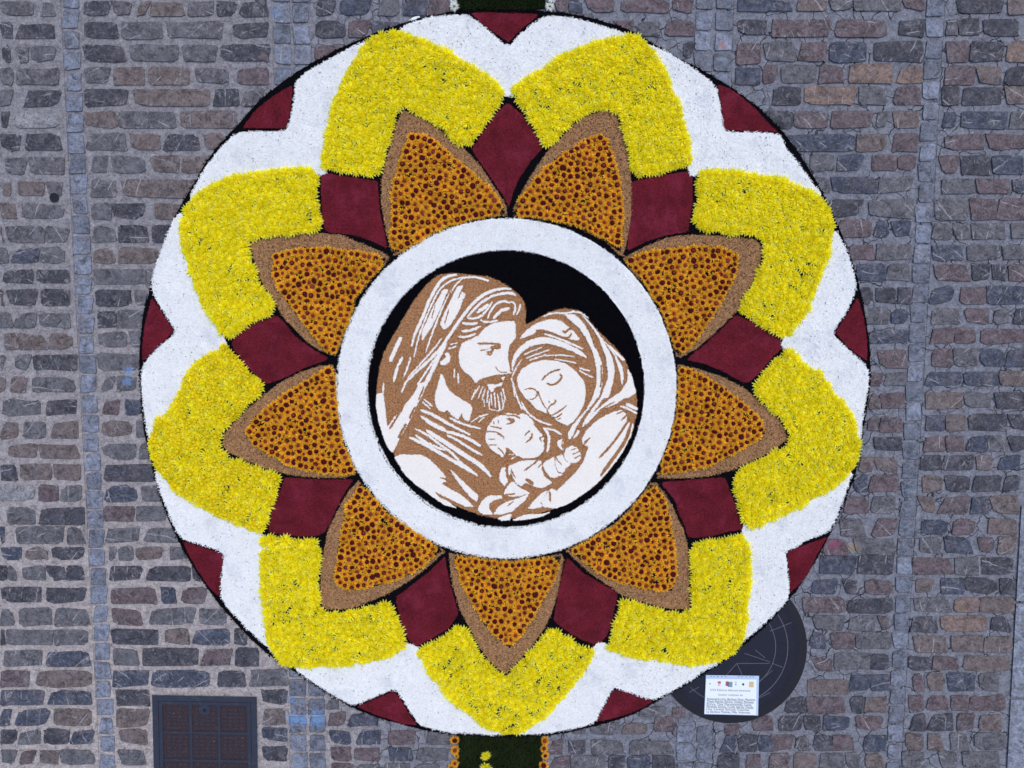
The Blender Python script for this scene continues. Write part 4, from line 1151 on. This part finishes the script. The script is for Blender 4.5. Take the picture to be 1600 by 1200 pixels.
# ------------------------------------------------------------------ soil bed
EC = (789.0, 581.3); ER = 571.0
bed_p = resample(smooth_poly(RIM, 2), 6, .5)
allp = [np.array(v) for v in list(YEL.values()) + [p[0] for p in PET.values()] + list(DIA.values()) + list(TRI.values()) + list(WHI.values())]
cand = rand_in(bed_p, 90000)
inr = np.hypot(cand[:, 0] - 791, cand[:, 1] - 607) < 266
cand = cand[~inr]
for p in allp: cand = cand[~pip(cand, p)]
ro_ = resample(smooth_poly(RIM, 2), 1.0)
ii = RNG.integers(0, len(ro_), 5200)
ro_ = ro_[ii]; rimg = ro_ + (np.array(EC) - ro_) / np.linalg.norm(np.array(EC) - ro_, axis=1)[:, None] * np.clip(RNG.normal(2.2, 2.0, 5200), -1.5, 8)[:, None]
soil = obj('soil_bed', [disc_soup(bed_p, .010, -.003), grains(cand, .0098, .0036, 0, .9), grains(rimg, .0085, .0042, 0, .9)], [M_SOIL])
tag(soil, 'round bed of black soil showing as dark outlines under the whole flower carpet', 'soil bed')

# ------------------------------------------------------------------ white shredded-petal fields
WLAB = {'t': 'at the top centre round the uppermost maroon triangle', 'tl': 'at the upper left round a maroon triangle',
        'l': 'at the far left round the left maroon triangle', 'bl': 'at the lower left round the tall maroon triangle',
        'lb': 'at the bottom just left of the lower grass strip', 'rb': 'at the bottom just right of the lower grass strip',
        'br': 'at the lower right above the black manhole cover', 'r': 'at the far right round the right maroon triangle', 'tr': 'at the upper right round a maroon triangle'}
def outline_pts(poly, n, sd):
    p = resample(poly, 1.5); i = RNG.integers(0, len(p), n)
    return p[i] + RNG.normal(0, sd, (n, 2))
def white_soups(poly, dens=.32, zt=.0160):
    A = abs(area(poly))
    fl = {1: .008}
    return [shreds(rand_in(poly, int(A * dens)), zt, .0095, .0030, 0, .16, .0022),
            shreds(outline_pts(poly, int(len(resample(poly, 1.0)) * 1.6), 1.0), zt - .004, .0085, .0028, 0, .25, .004),
            grains(rand_in(poly, int(A * .006)), zt + .003, .0024, 1, .6)]
for k, poly in WHI.items():
    poly = smooth_poly(poly, 1, .15)
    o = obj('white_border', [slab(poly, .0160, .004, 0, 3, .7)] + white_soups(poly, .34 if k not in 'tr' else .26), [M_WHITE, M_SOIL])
    tag(o, 'zigzag of shredded white petals ' + WLAB[k], 'petal field', 'white petal fields round the rim')

ro, ri = ring(792, 606.5, 264.5, 220, .8), ring(789.5, 608, 218, 220, .6)
aa = RNG.random(26000) * 6.283; rr = np.sqrt(RNG.uniform(218 ** 2, 264 ** 2, 26000))
rp = np.stack([791 + rr * np.cos(aa), 607 + rr * np.sin(aa)], 1)
a2 = RNG.random(6500) * 6.283; r2 = np.where(RNG.random(6500) < .55, 264.5, 217.5) + RNG.normal(0, .9, 6500)
rp2 = np.stack([791 + r2 * np.cos(a2), 607 + r2 * np.sin(a2)], 1)
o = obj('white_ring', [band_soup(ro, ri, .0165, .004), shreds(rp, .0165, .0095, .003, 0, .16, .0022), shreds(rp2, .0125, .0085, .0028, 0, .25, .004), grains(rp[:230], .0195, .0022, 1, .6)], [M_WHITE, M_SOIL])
tag(o, 'broad ring of shredded white petals framing the round portrait', 'petal ring')

# ------------------------------------------------------------------ maroon powder pieces
DLAB = {'t': 'at the top centre, tallest, pointing down at the white ring', 'tl': 'at the upper left, squarish, just left of the top petals',
        'l': 'at the left middle, wide, pointing right at the white ring', 'll': 'at the lower left, beside the left end of the white ring',
        'bl': 'at the bottom, immediately left of the lowest orange petal', 'br': 'at the bottom, immediately right of the lowest orange petal',
        'rl': 'at the lower right, beside the right end of the white ring', 'r': 'at the right middle, wide, pointing left at the white ring', 'tr': 'at the upper right, squarish, just right of the top petals'}
TLAB = {'t': 'at the top centre, point down, touching the upper grass strip', 'tl': 'on the upper left rim', 'l': 'on the far left rim, pointing right',
        'bl': 'on the lower left rim, tall and narrow', 'lb': 'on the bottom rim left of the lower grass strip', 'rb': 'on the bottom rim right of the lower grass strip',
        'br': 'on the lower right rim, above the black manhole cover', 'r': 'on the far right rim, pointing left', 'tr': 'on the upper right rim'}
def powder(name, poly, lab, cat, group):
    poly = np.array(poly, float); A = abs(area(poly))
    pad = smooth_poly(poly, 1, .10)
    o = obj(name, [slab(pad, .0128, .004, 0, 2.5, .45), grains(rand_in(pad, int(A * .26)), .0122, .0036, 0, .5),
                   grains(outline_pts(pad, int(len(resample(poly, 1)) * 1.2), .8), .0105, .0024, 0, .8), grains(rand_in(pad, int(A * .004)), .013, .0022, 1, .6)], [M_MAROON, M_SOIL])
    tag(o, lab, cat, group)
    return o
for k, poly in DIA.items(): powder('maroon_diamond', poly, 'maroon sawdust diamond ' + DLAB[k], 'powder diamond', 'maroon diamonds between the orange petals')
for k, poly in TRI.items(): powder('maroon_triangle', poly, 'maroon sawdust triangle ' + TLAB[k], 'powder triangle', 'maroon triangles on the rim')

# ------------------------------------------------------------------ flowers
def petal_soup(ang, r0, r1, w, z0, zm, z1, twist=0.0):
    c, s = math.cos(ang), math.sin(ang); rm = r0 + (r1 - r0) * .62
    L = lambda r, o, z: (c * r - s * o, s * r + c * o, z)
    return [L(r0, 0, z0), L(rm, w / 2, zm + twist), L(r1, 0, z1), L(rm, -w / 2, zm - twist)], [r0, rm, r1, rm]
def flower_mesh(name, layers, core, mats, rad):
    V, F, A, Mi = [], [], [], []
    for n, r0, r1, w, z0, zm, z1 in layers:
        ph = RNG.random() * 6.28
        for i in range(n):
            a = ph + (i + RNG.uniform(-.22, .22)) / n * 2 * math.pi
            v, q = petal_soup(a, r0, r1 * RNG.uniform(.86, 1.08), w * RNG.uniform(.8, 1.2), z0, zm + RNG.uniform(-.04, .04), z1 + RNG.uniform(-.08, .08), RNG.uniform(-.03, .03))
            b = len(V); V += v; A += q; F += [(b, b + 3, b + 2), (b, b + 2, b + 1)]; Mi += [0, 0]
    for (rc_, zc, zt, mi) in core:
        n = 8; b = len(V)
        for i in range(n):
            a = i / n * 6.283; rr_ = rc_ * RNG.uniform(.88, 1.1); V.append((rr_ * math.cos(a), rr_ * math.sin(a), zc)); A.append(rc_)
        for i in range(n):
            a = (i + .5) / n * 6.283; V.append((rc_ * .62 * math.cos(a), rc_ * .62 * math.sin(a), zt * .8 + zc * .2)); A.append(0)
        V.append((0, 0, zt - .02)); A.append(0)
        for i in range(n):
            j = (i + 1) % n
            F += [(b + i, b + j, b + n + i), (b + j, b + n + j, b + n + i), (b + n + i, b + n + j, b + 2 * n)]; Mi += [mi] * 3
    V = np.array(V) * rad
    me = mesh_from(name, [(V, np.array(F), 0)], mats, False, {'rad': np.array(A)})
    me.polygons.foreach_set('material_index', np.array(Mi, np.int32))
    return me
RM = 12.2 * SC
MUMS = [flower_mesh('chrysanthemum', [(14, .12, 1.0, .25, .14, .21, .15), (12, .10, .80, .23, .20, .29, .27), (9, .08, .55, .21, .25, .36, .38), (6, .04, .30, .15, .30, .41, .46)],
                    [(.13, .3, .5, 1)], [M_YEL, M_YCORE], RM) for _ in range(6)]
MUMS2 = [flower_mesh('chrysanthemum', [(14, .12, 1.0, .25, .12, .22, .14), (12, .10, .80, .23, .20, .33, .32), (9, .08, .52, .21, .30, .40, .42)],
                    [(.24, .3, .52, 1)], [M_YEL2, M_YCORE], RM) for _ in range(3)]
RD = 9.4 * SC
DK, MK = 1, 2
DAIS = []
for q in range(8):
    cr, cm = [(.50, DK), (.40, DK), (.40, MK), (.46, DK), (.33, MK), (.38, DK), (.30, MK), (.43, DK)][q]
    core = [(cr, .24, .44, cm)] + ([(cr * .5, .40, .50, MK if cm == DK else DK)] if q % 3 == 1 else [])
    DAIS.append(flower_mesh('daisy', [(13, .2, 1.0, .34, .16, .24, .06), (11, .2, .80, .30, .22, .30, .22)], core, [M_ORA, M_DCORE, M_MCORE], RD))
WD = [flower_mesh('white_daisy', [(15, .15, 1.0, .26, .2, .30, .12), (11, .12, .75, .24, .26, .36, .28)], [(.24, .3, .44, 1)], [M_WPET, M_GCORE], 8.5 * SC) for _ in range(2)]

def pack(poly, d, inset, edge=True):
    """darts: a row close to the outline first, then the middle until it is full"""
    poly = np.asarray(poly, float)
    acc = []
    def ok(p, dd): return not acc or np.min(np.sum((np.array(acc) - p) ** 2, 1)) > dd * dd
    if edge:
        p = resample(poly, 1.0)
        t = np.roll(p, -3, 0) - np.roll(p, 3, 0)
        nrm = np.stack([-t[:, 1], t[:, 0]], 1); nrm /= np.maximum(np.linalg.norm(nrm, axis=1), 1e-6)[:, None]
        if area(poly) < 0: nrm = -nrm
        q = p + nrm * (inset + .3)
        keep = pip(q, poly) & (edge_dist(q, poly) > inset * .9)
        for c in q[keep]:
            if ok(c, d): acc.append(c + RNG.normal(0, .35, 2))
    fails = 0
    pool = rand_in(poly, 12000); pool = pool[edge_dist(pool, poly) > inset]
    for c in pool:
        if ok(c, d): acc.append(c)
    for c in pool[::2]:
        if ok(c, d * .88): acc.append(c)
    return np.array(acc)

def strew(meshes, pts, parent, zlo, zhi, tilt, smin, smax, name):
    for c in pts:
        z = RNG.uniform(zlo, zhi)
        o = put(name, meshes[RNG.integers(len(meshes))], parent)
        w = PX([c], z)[0] - np.array(wloc(parent))
        o.location = w.tolist()
        o.rotation_euler = (RNG.normal(0, tilt), RNG.normal(0, tilt), RNG.random() * 6.283)
        s = RNG.uniform(smin, smax); o.scale = (s, s, s)

YLAB = {'tl': 'at the top, left of centre', 'tr': 'at the top, right of centre', 'lu': 'on the left side, upper one', 'll': 'on the left side, lower one, deepest in tone',
        'bl': 'at the lower left, nearest the rusty square cover', 'b': 'at the bottom centre, pointing down to the grass strip', 'br': 'at the lower right, beside the black manhole cover',
        'rl': 'on the right side, lower one', 'ru': 'on the right side, upper one'}
PLAB = YLAB
for k, poly in YEL.items():
    c = np.mean(poly, 0)
    t = empty('yellow_petal', W1(*c), 'chevron petal of yellow chrysanthemum heads ' + YLAB[k], 'flower petal', 'yellow chevron petals')
    pts = pack(poly, 10.8, 9.0)
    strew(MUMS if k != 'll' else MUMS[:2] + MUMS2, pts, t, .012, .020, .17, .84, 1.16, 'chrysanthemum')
for k, (bor, fld) in PET.items():
    bor = np.array(bor, float); fld = np.array(fld, float)
    c = np.mean(bor, 0)
    t = empty('orange_petal', W1(*c), 'pointed petal of orange daisies edged with brown seed ' + {'tl': 'at the top, left of centre', 'tr': 'at the top, right of centre', 'lu': 'on the left side, upper one', 'll': 'on the left side, lower one',
        'bl': 'at the lower left', 'b': 'at the bottom centre, pointing straight down', 'br': 'at the lower right', 'rl': 'on the right side, lower one', 'ru': 'on the right side, upper one'}[k], 'flower petal', 'orange daisy petals')
    A = abs(area(bor))
    g = rand_in(bor, int(A * .34))
    inside = pip(g, fld) & (edge_dist(g, fld) > 5)
    obj('seed_border', [slab(bor, .0112, .004, 0, 2.5, .5), slab(fld, .0122, .010, 1, 3, .8), grains(g[~inside], .0106, .0044, 0, .7), grains(outline_pts(bor, int(len(resample(bor, 1)) * 1.2), .9), .0100, .0036, 0, .8)], [M_SEED, M_SOIL], t)
    pts = pack(fld, 9.3, 5.6)
    strew(DAIS, pts, t, .012, .020, .22, .80, 1.16, 'daisy')

# ------------------------------------------------------------------ the round portrait of coloured grain
por = empty('portrait_medallion', W1(790, 610), 'round grain picture of bearded man and veiled woman bending over an infant', 'portrait')
bc = ring(789.5, 608, 215.5, 200, .7)
bgp = rand_in(bc, 60000)
bgp = bgp[~pip(bgp, np.array(SIL))]
obj('black_background', [disc_soup(bc, .0122, .004), grains(bgp, .0120, .0028, 0, .8)], [M_PBLACK], por)
silp = smooth_poly(SIL, 1)
gp = rand_in(silp, 30000)
obj('brown_ground', [slab(silp, .0150, .004, 0, 1.6, .55), grains(gp, .0145, .0032, 0, .7), grains(outline_pts(silp, 2600, .8), .0135, .0022, 0, .9)], [M_PBROWN], por)
def figure(name, L):
    wh, br = portrait_polys(L)
    ss = []
    for i, (p, kd) in enumerate(wh + br):
        m = 0 if i < len(wh) else 1
        z = (.0190 if m == 0 else .0199) + (.0012 if kd == 'S' else 0) + i * 4e-6
        ss.append(slab(p, z, .0145, m, 1.4, .50, .25))
        A = abs(area(p))
        if m == 0: ss.append(grains(outline_pts(p, int(len(resample(p, 1)) * .8), .45), z - .0018, .0022, 0, .7))
        else: ss.append(grains(rand_in(p, int(A * .6)), z - .0004, .0024, 1, .7))
        if m == 0: ss.append(grains(rand_in(p, int(A * .3)), z - .0006, .0026, 0, .4))
    return obj(name, ss, [M_PWHITE, M_PBROWN], por)
figure('bearded_man', MAN); figure('veiled_woman', WOMAN); figure('infant', INFANT)

# ------------------------------------------------------------------ grass strips and the flowers on them
def grass(poly, label):
    t = empty('grass_strip', W1(*np.mean(poly, 0)), label, 'grass strip', 'grass strips above and below the carpet')
    obj('turf_mat', [slab(poly, .006, -.003, 0, 6, .6)], [M_SOIL], t)
    P = np.array(poly, float); n = int(abs(area(P)) * 1.1)
    p = rand_in(P, n); c = PX(p, .006); m = len(c)
    a = RNG.random(m) * 6.283; h = RNG.uniform(.008, .02, m); le = RNG.uniform(.2, 1.1, m) * h; w = .0016
    u = np.stack([np.cos(a), np.sin(a)], 1); s = np.stack([-u[:, 1], u[:, 0]], 1) * w
    V = np.empty((m, 3, 3))
    V[:, 0] = c; V[:, 0, :2] -= s; V[:, 1] = c; V[:, 1, :2] += s; V[:, 2] = c; V[:, 2, :2] += u * le[:, None]; V[:, 2, 2] += h
    obj('grass', [(V.reshape(-1, 3), np.arange(m * 3).reshape(-1, 3), 0)], [M_GRASS], t, kind='stuff')
grass([(712, -170), (852, -170), (852, 12), (838, 15), (795, 16), (740, 15), (712, 16)], 'dark green turf strip running off the top edge, between two lines of white daisies')
grass([(717, 1147), (780, 1149), (846, 1147), (849, 1330), (714, 1330)], 'dark green turf strip running off the bottom edge, between two lines of orange daisies')
def lone(name, mesh, x, y, z, s, label, cat, group, parts=None):
    o = put(name, mesh, None, PX([(x, y)], z)[0].tolist())
    o.rotation_euler = (RNG.normal(0, .15), RNG.normal(0, .15), RNG.random() * 6.28); o.scale = (s, s, s)
    tag(o, label, cat, group)
OG = 'orange daisies along the lower grass strip'
for x, y, s, q, lab in [(710.5, 1155.5, 1.02, 0, 'orange daisy, topmost of the line left of the lower grass strip'), (711, 1171.5, .95, 2, 'orange daisy, second down in the line left of the lower grass strip'),
                        (713.5, 1181, .55, 6, 'smallest orange daisy, third down in the line left of the lower grass strip'), (711, 1192, .85, 4, 'orange daisy, lower one in the line left of the lower grass strip'), (706, 1200, .9, 2, 'orange daisy cut by the bottom edge, left of the lower grass strip'),
                        (851.5, 1157, .92, 2, 'orange daisy, topmost of the line right of the lower grass strip'), (850, 1169, .80, 7, 'orange daisy, second down in the line right of the lower grass strip'),
                        (852, 1180, .82, 5, 'orange daisy, third down in the line right of the lower grass strip'), (849.5, 1195, 1.05, 0, 'largest orange daisy, lowest in the line right of the lower grass strip')]:
    lone('orange_daisy', DAIS[q], x, y, .010, s, lab, 'daisy', OG)
lone('yellow_chrysanthemum', MUMS[0], 758.5, 1180, .022, .78, 'single yellow chrysanthemum lying on the lower grass strip, upper and smaller of two', 'chrysanthemum', 'yellow chrysanthemums on the lower grass strip')
lone('yellow_chrysanthemum', MUMS[1], 759.5, 1198, .022, .92, 'single yellow chrysanthemum on the lower grass strip, cut by the bottom edge', 'chrysanthemum', 'yellow chrysanthemums on the lower grass strip')
WG = 'white daisies beside the upper grass strip'
for x, y, s, q, lab in [(708.5, 0, .85, 0, 'white daisy at the top edge, left of the upper grass strip'), (710, 11, .95, 1, 'white daisy, lower one left of the upper grass strip'),
                        (862, 0, .85, 1, 'white daisy at the top edge, right of the upper grass strip'), (859, 11.5, 1.0, 0, 'white daisy with green centre, lower one right of the upper grass strip')]:
    lone('white_daisy', WD[q], x, y, .012, s, lab, 'daisy', WG)

# torn strip of white paper by the rim
p = stroke([(640, 33), (646, 29), (655, 26.5)], 3.2, .6)
tag(obj('paper_scrap', [slab(p, .0085, .0065, 0, 2, .1)], [M_PAPER]), 'thin torn scrap of white paper lying at the upper rim of the carpet', 'paper scrap')

# ------------------------------------------------------------------ printed notice in a plastic sleeve, lying on the manhole cover
note = empty('paper_notice', W1(1143, 1086), 'white printed notice in a clear punched plastic sleeve lying on the black manhole cover', 'notice')
def NP(u, v):  # over the page, u right 0..1, v down 0..1
    tl, tr, bl_, br2 = np.array((1103.5, 1060.5)), np.array((1184.5, 1062)), np.array((1101, 1115)), np.array((1182.5, 1117))
    return tuple((tl * (1 - u) + tr * u) * (1 - v) + (bl_ * (1 - u) + br2 * u) * v)
sl_ = [(1103, 1054.8), (1186, 1056), (1184.5, 1118), (1100.2, 1116)]
obj('sleeve', [quad_soup(sl_, .0105, .0078)], [M_PLAST], note)
obj('page', [quad_soup([NP(0, 0), NP(.97, 0), NP(.985, 1), NP(0, 1)], .0115, .0105)], [M_PAPER], note)
hs = []
for i, u in enumerate([.10, .15, .22, .30, .37, .62, .68, .76, .84, .89]):
    x = 1103 + 83 * u; y = 1056.6 + 1.2 * u
    hs.append(quad_soup([(x - .8, y - .5), (x + .9, y - .5), (x + .9, y + .5), (x - .8, y + .5)], .0110, .0104))
obj('punch_holes', hs, [M_INK], note)['kind'] = 'stuff'
def logo(name, u, v, w, h, mats, n=None):
    if n: s = [disc_soup(ring(*NP(u, v), w * 40, n), .0118, .0114)]
    else: s = [quad_soup([NP(u - w / 2, v - h / 2), NP(u + w / 2, v - h / 2), NP(u + w / 2, v + h / 2), NP(u - w / 2, v + h / 2)], .0118, .0114)]
    obj(name, s, mats, note)
L_R, L_G, L_B, L_O, L_T = flat('logo_red', (.42, .12, .14)), flat('logo_green', (.09, .22, .15)), flat('logo_slate', (.22, .30, .38)), flat('logo_gold', (.62, .50, .28)), flat('logo_teal', (.18, .30, .36))
logo('logo', .075, .14, .03, .05, [L_B], 10)
logo('logo', .255, .10, .06, .06, [L_R]); logo('logo', .255, .17, .05, .07, [flat('logo_pink', (.72, .52, .55))])
logo('logo', .405, .13, .055, .13, [L_R]); logo('logo', .465, .15, .09, .15, [L_B])
logo('logo', .575, .15, .030, .09, [L_T], 10); logo('logo', .575, .09, .015, .05, [L_T])
logo('logo', .715, .14, .047, .1, [L_G], 20); logo('logo', .728, .14, .03, .06, [M_PAPER])
logo('logo', .875, .14, .09, .16, [L_O])
def text(body, u, v, width, hgt, mat, under=None):
    cu = bpy.data.curves.new('line', 'FONT'); cu.body = body; cu.size = 1.0; cu.resolution_u = 2
    to = bpy.data.objects.new('line', cu); scene.collection.objects.link(to)
    bpy.context.view_layer.update()
    me = bpy.data.meshes.new_from_object(to.evaluated_get(bpy.context.evaluated_depsgraph_get()))
    bpy.data.objects.remove(to); bpy.data.curves.remove(cu)
    n = len(me.vertices); co = np.empty(n * 3, np.float32); me.vertices.foreach_get('co', co); co = co.reshape(-1, 3)
    w = co[:, 0].max()
    uv = np.stack([u + co[:, 0] / w * width, v - co[:, 1] * hgt], 1)
    P = np.vstack([PX([NP(a, b)], .0122) for a, b in uv]) - np.array(wloc(note))
    me.vertices.foreach_set('co', P.astype(np.float32).ravel()); me.materials.clear(); me.materials.append(mat); me.update()
    put('text_line', me, note)
    if under:
        q = np.linspace(NP(u, v + .012), NP(u + width, v + .012), 8)
        obj('ruled_line', [bar_soup(q, .32, .0120, .0114)], [L_T], note)
text('XXX Edizione Infiorata Itinerante', .08, .345, .78, .085, M_INKG)
text('Quadro realizzato da:', .24, .475, .48, .080, M_INKG)
for i, (s, w) in enumerate([('Annamaria Licia, Barbara Giusi, Massimo', .93), ('Tiziana Narcisa, Adriana, Giuditta, Filomena', .90), ('Enrica, Tina, Pierantonella, Lucia', .86), ('Nicoletta, Simona, Cecilia, Sabrina, Claudia', .90), ('Lina, Loretta Simona, Caterina', .82), ('La Barbara Matilde, Mila, Valentina', .84)]):
    text(s, .03, .60 + i * .074, w, .085, M_INK, i < 4)
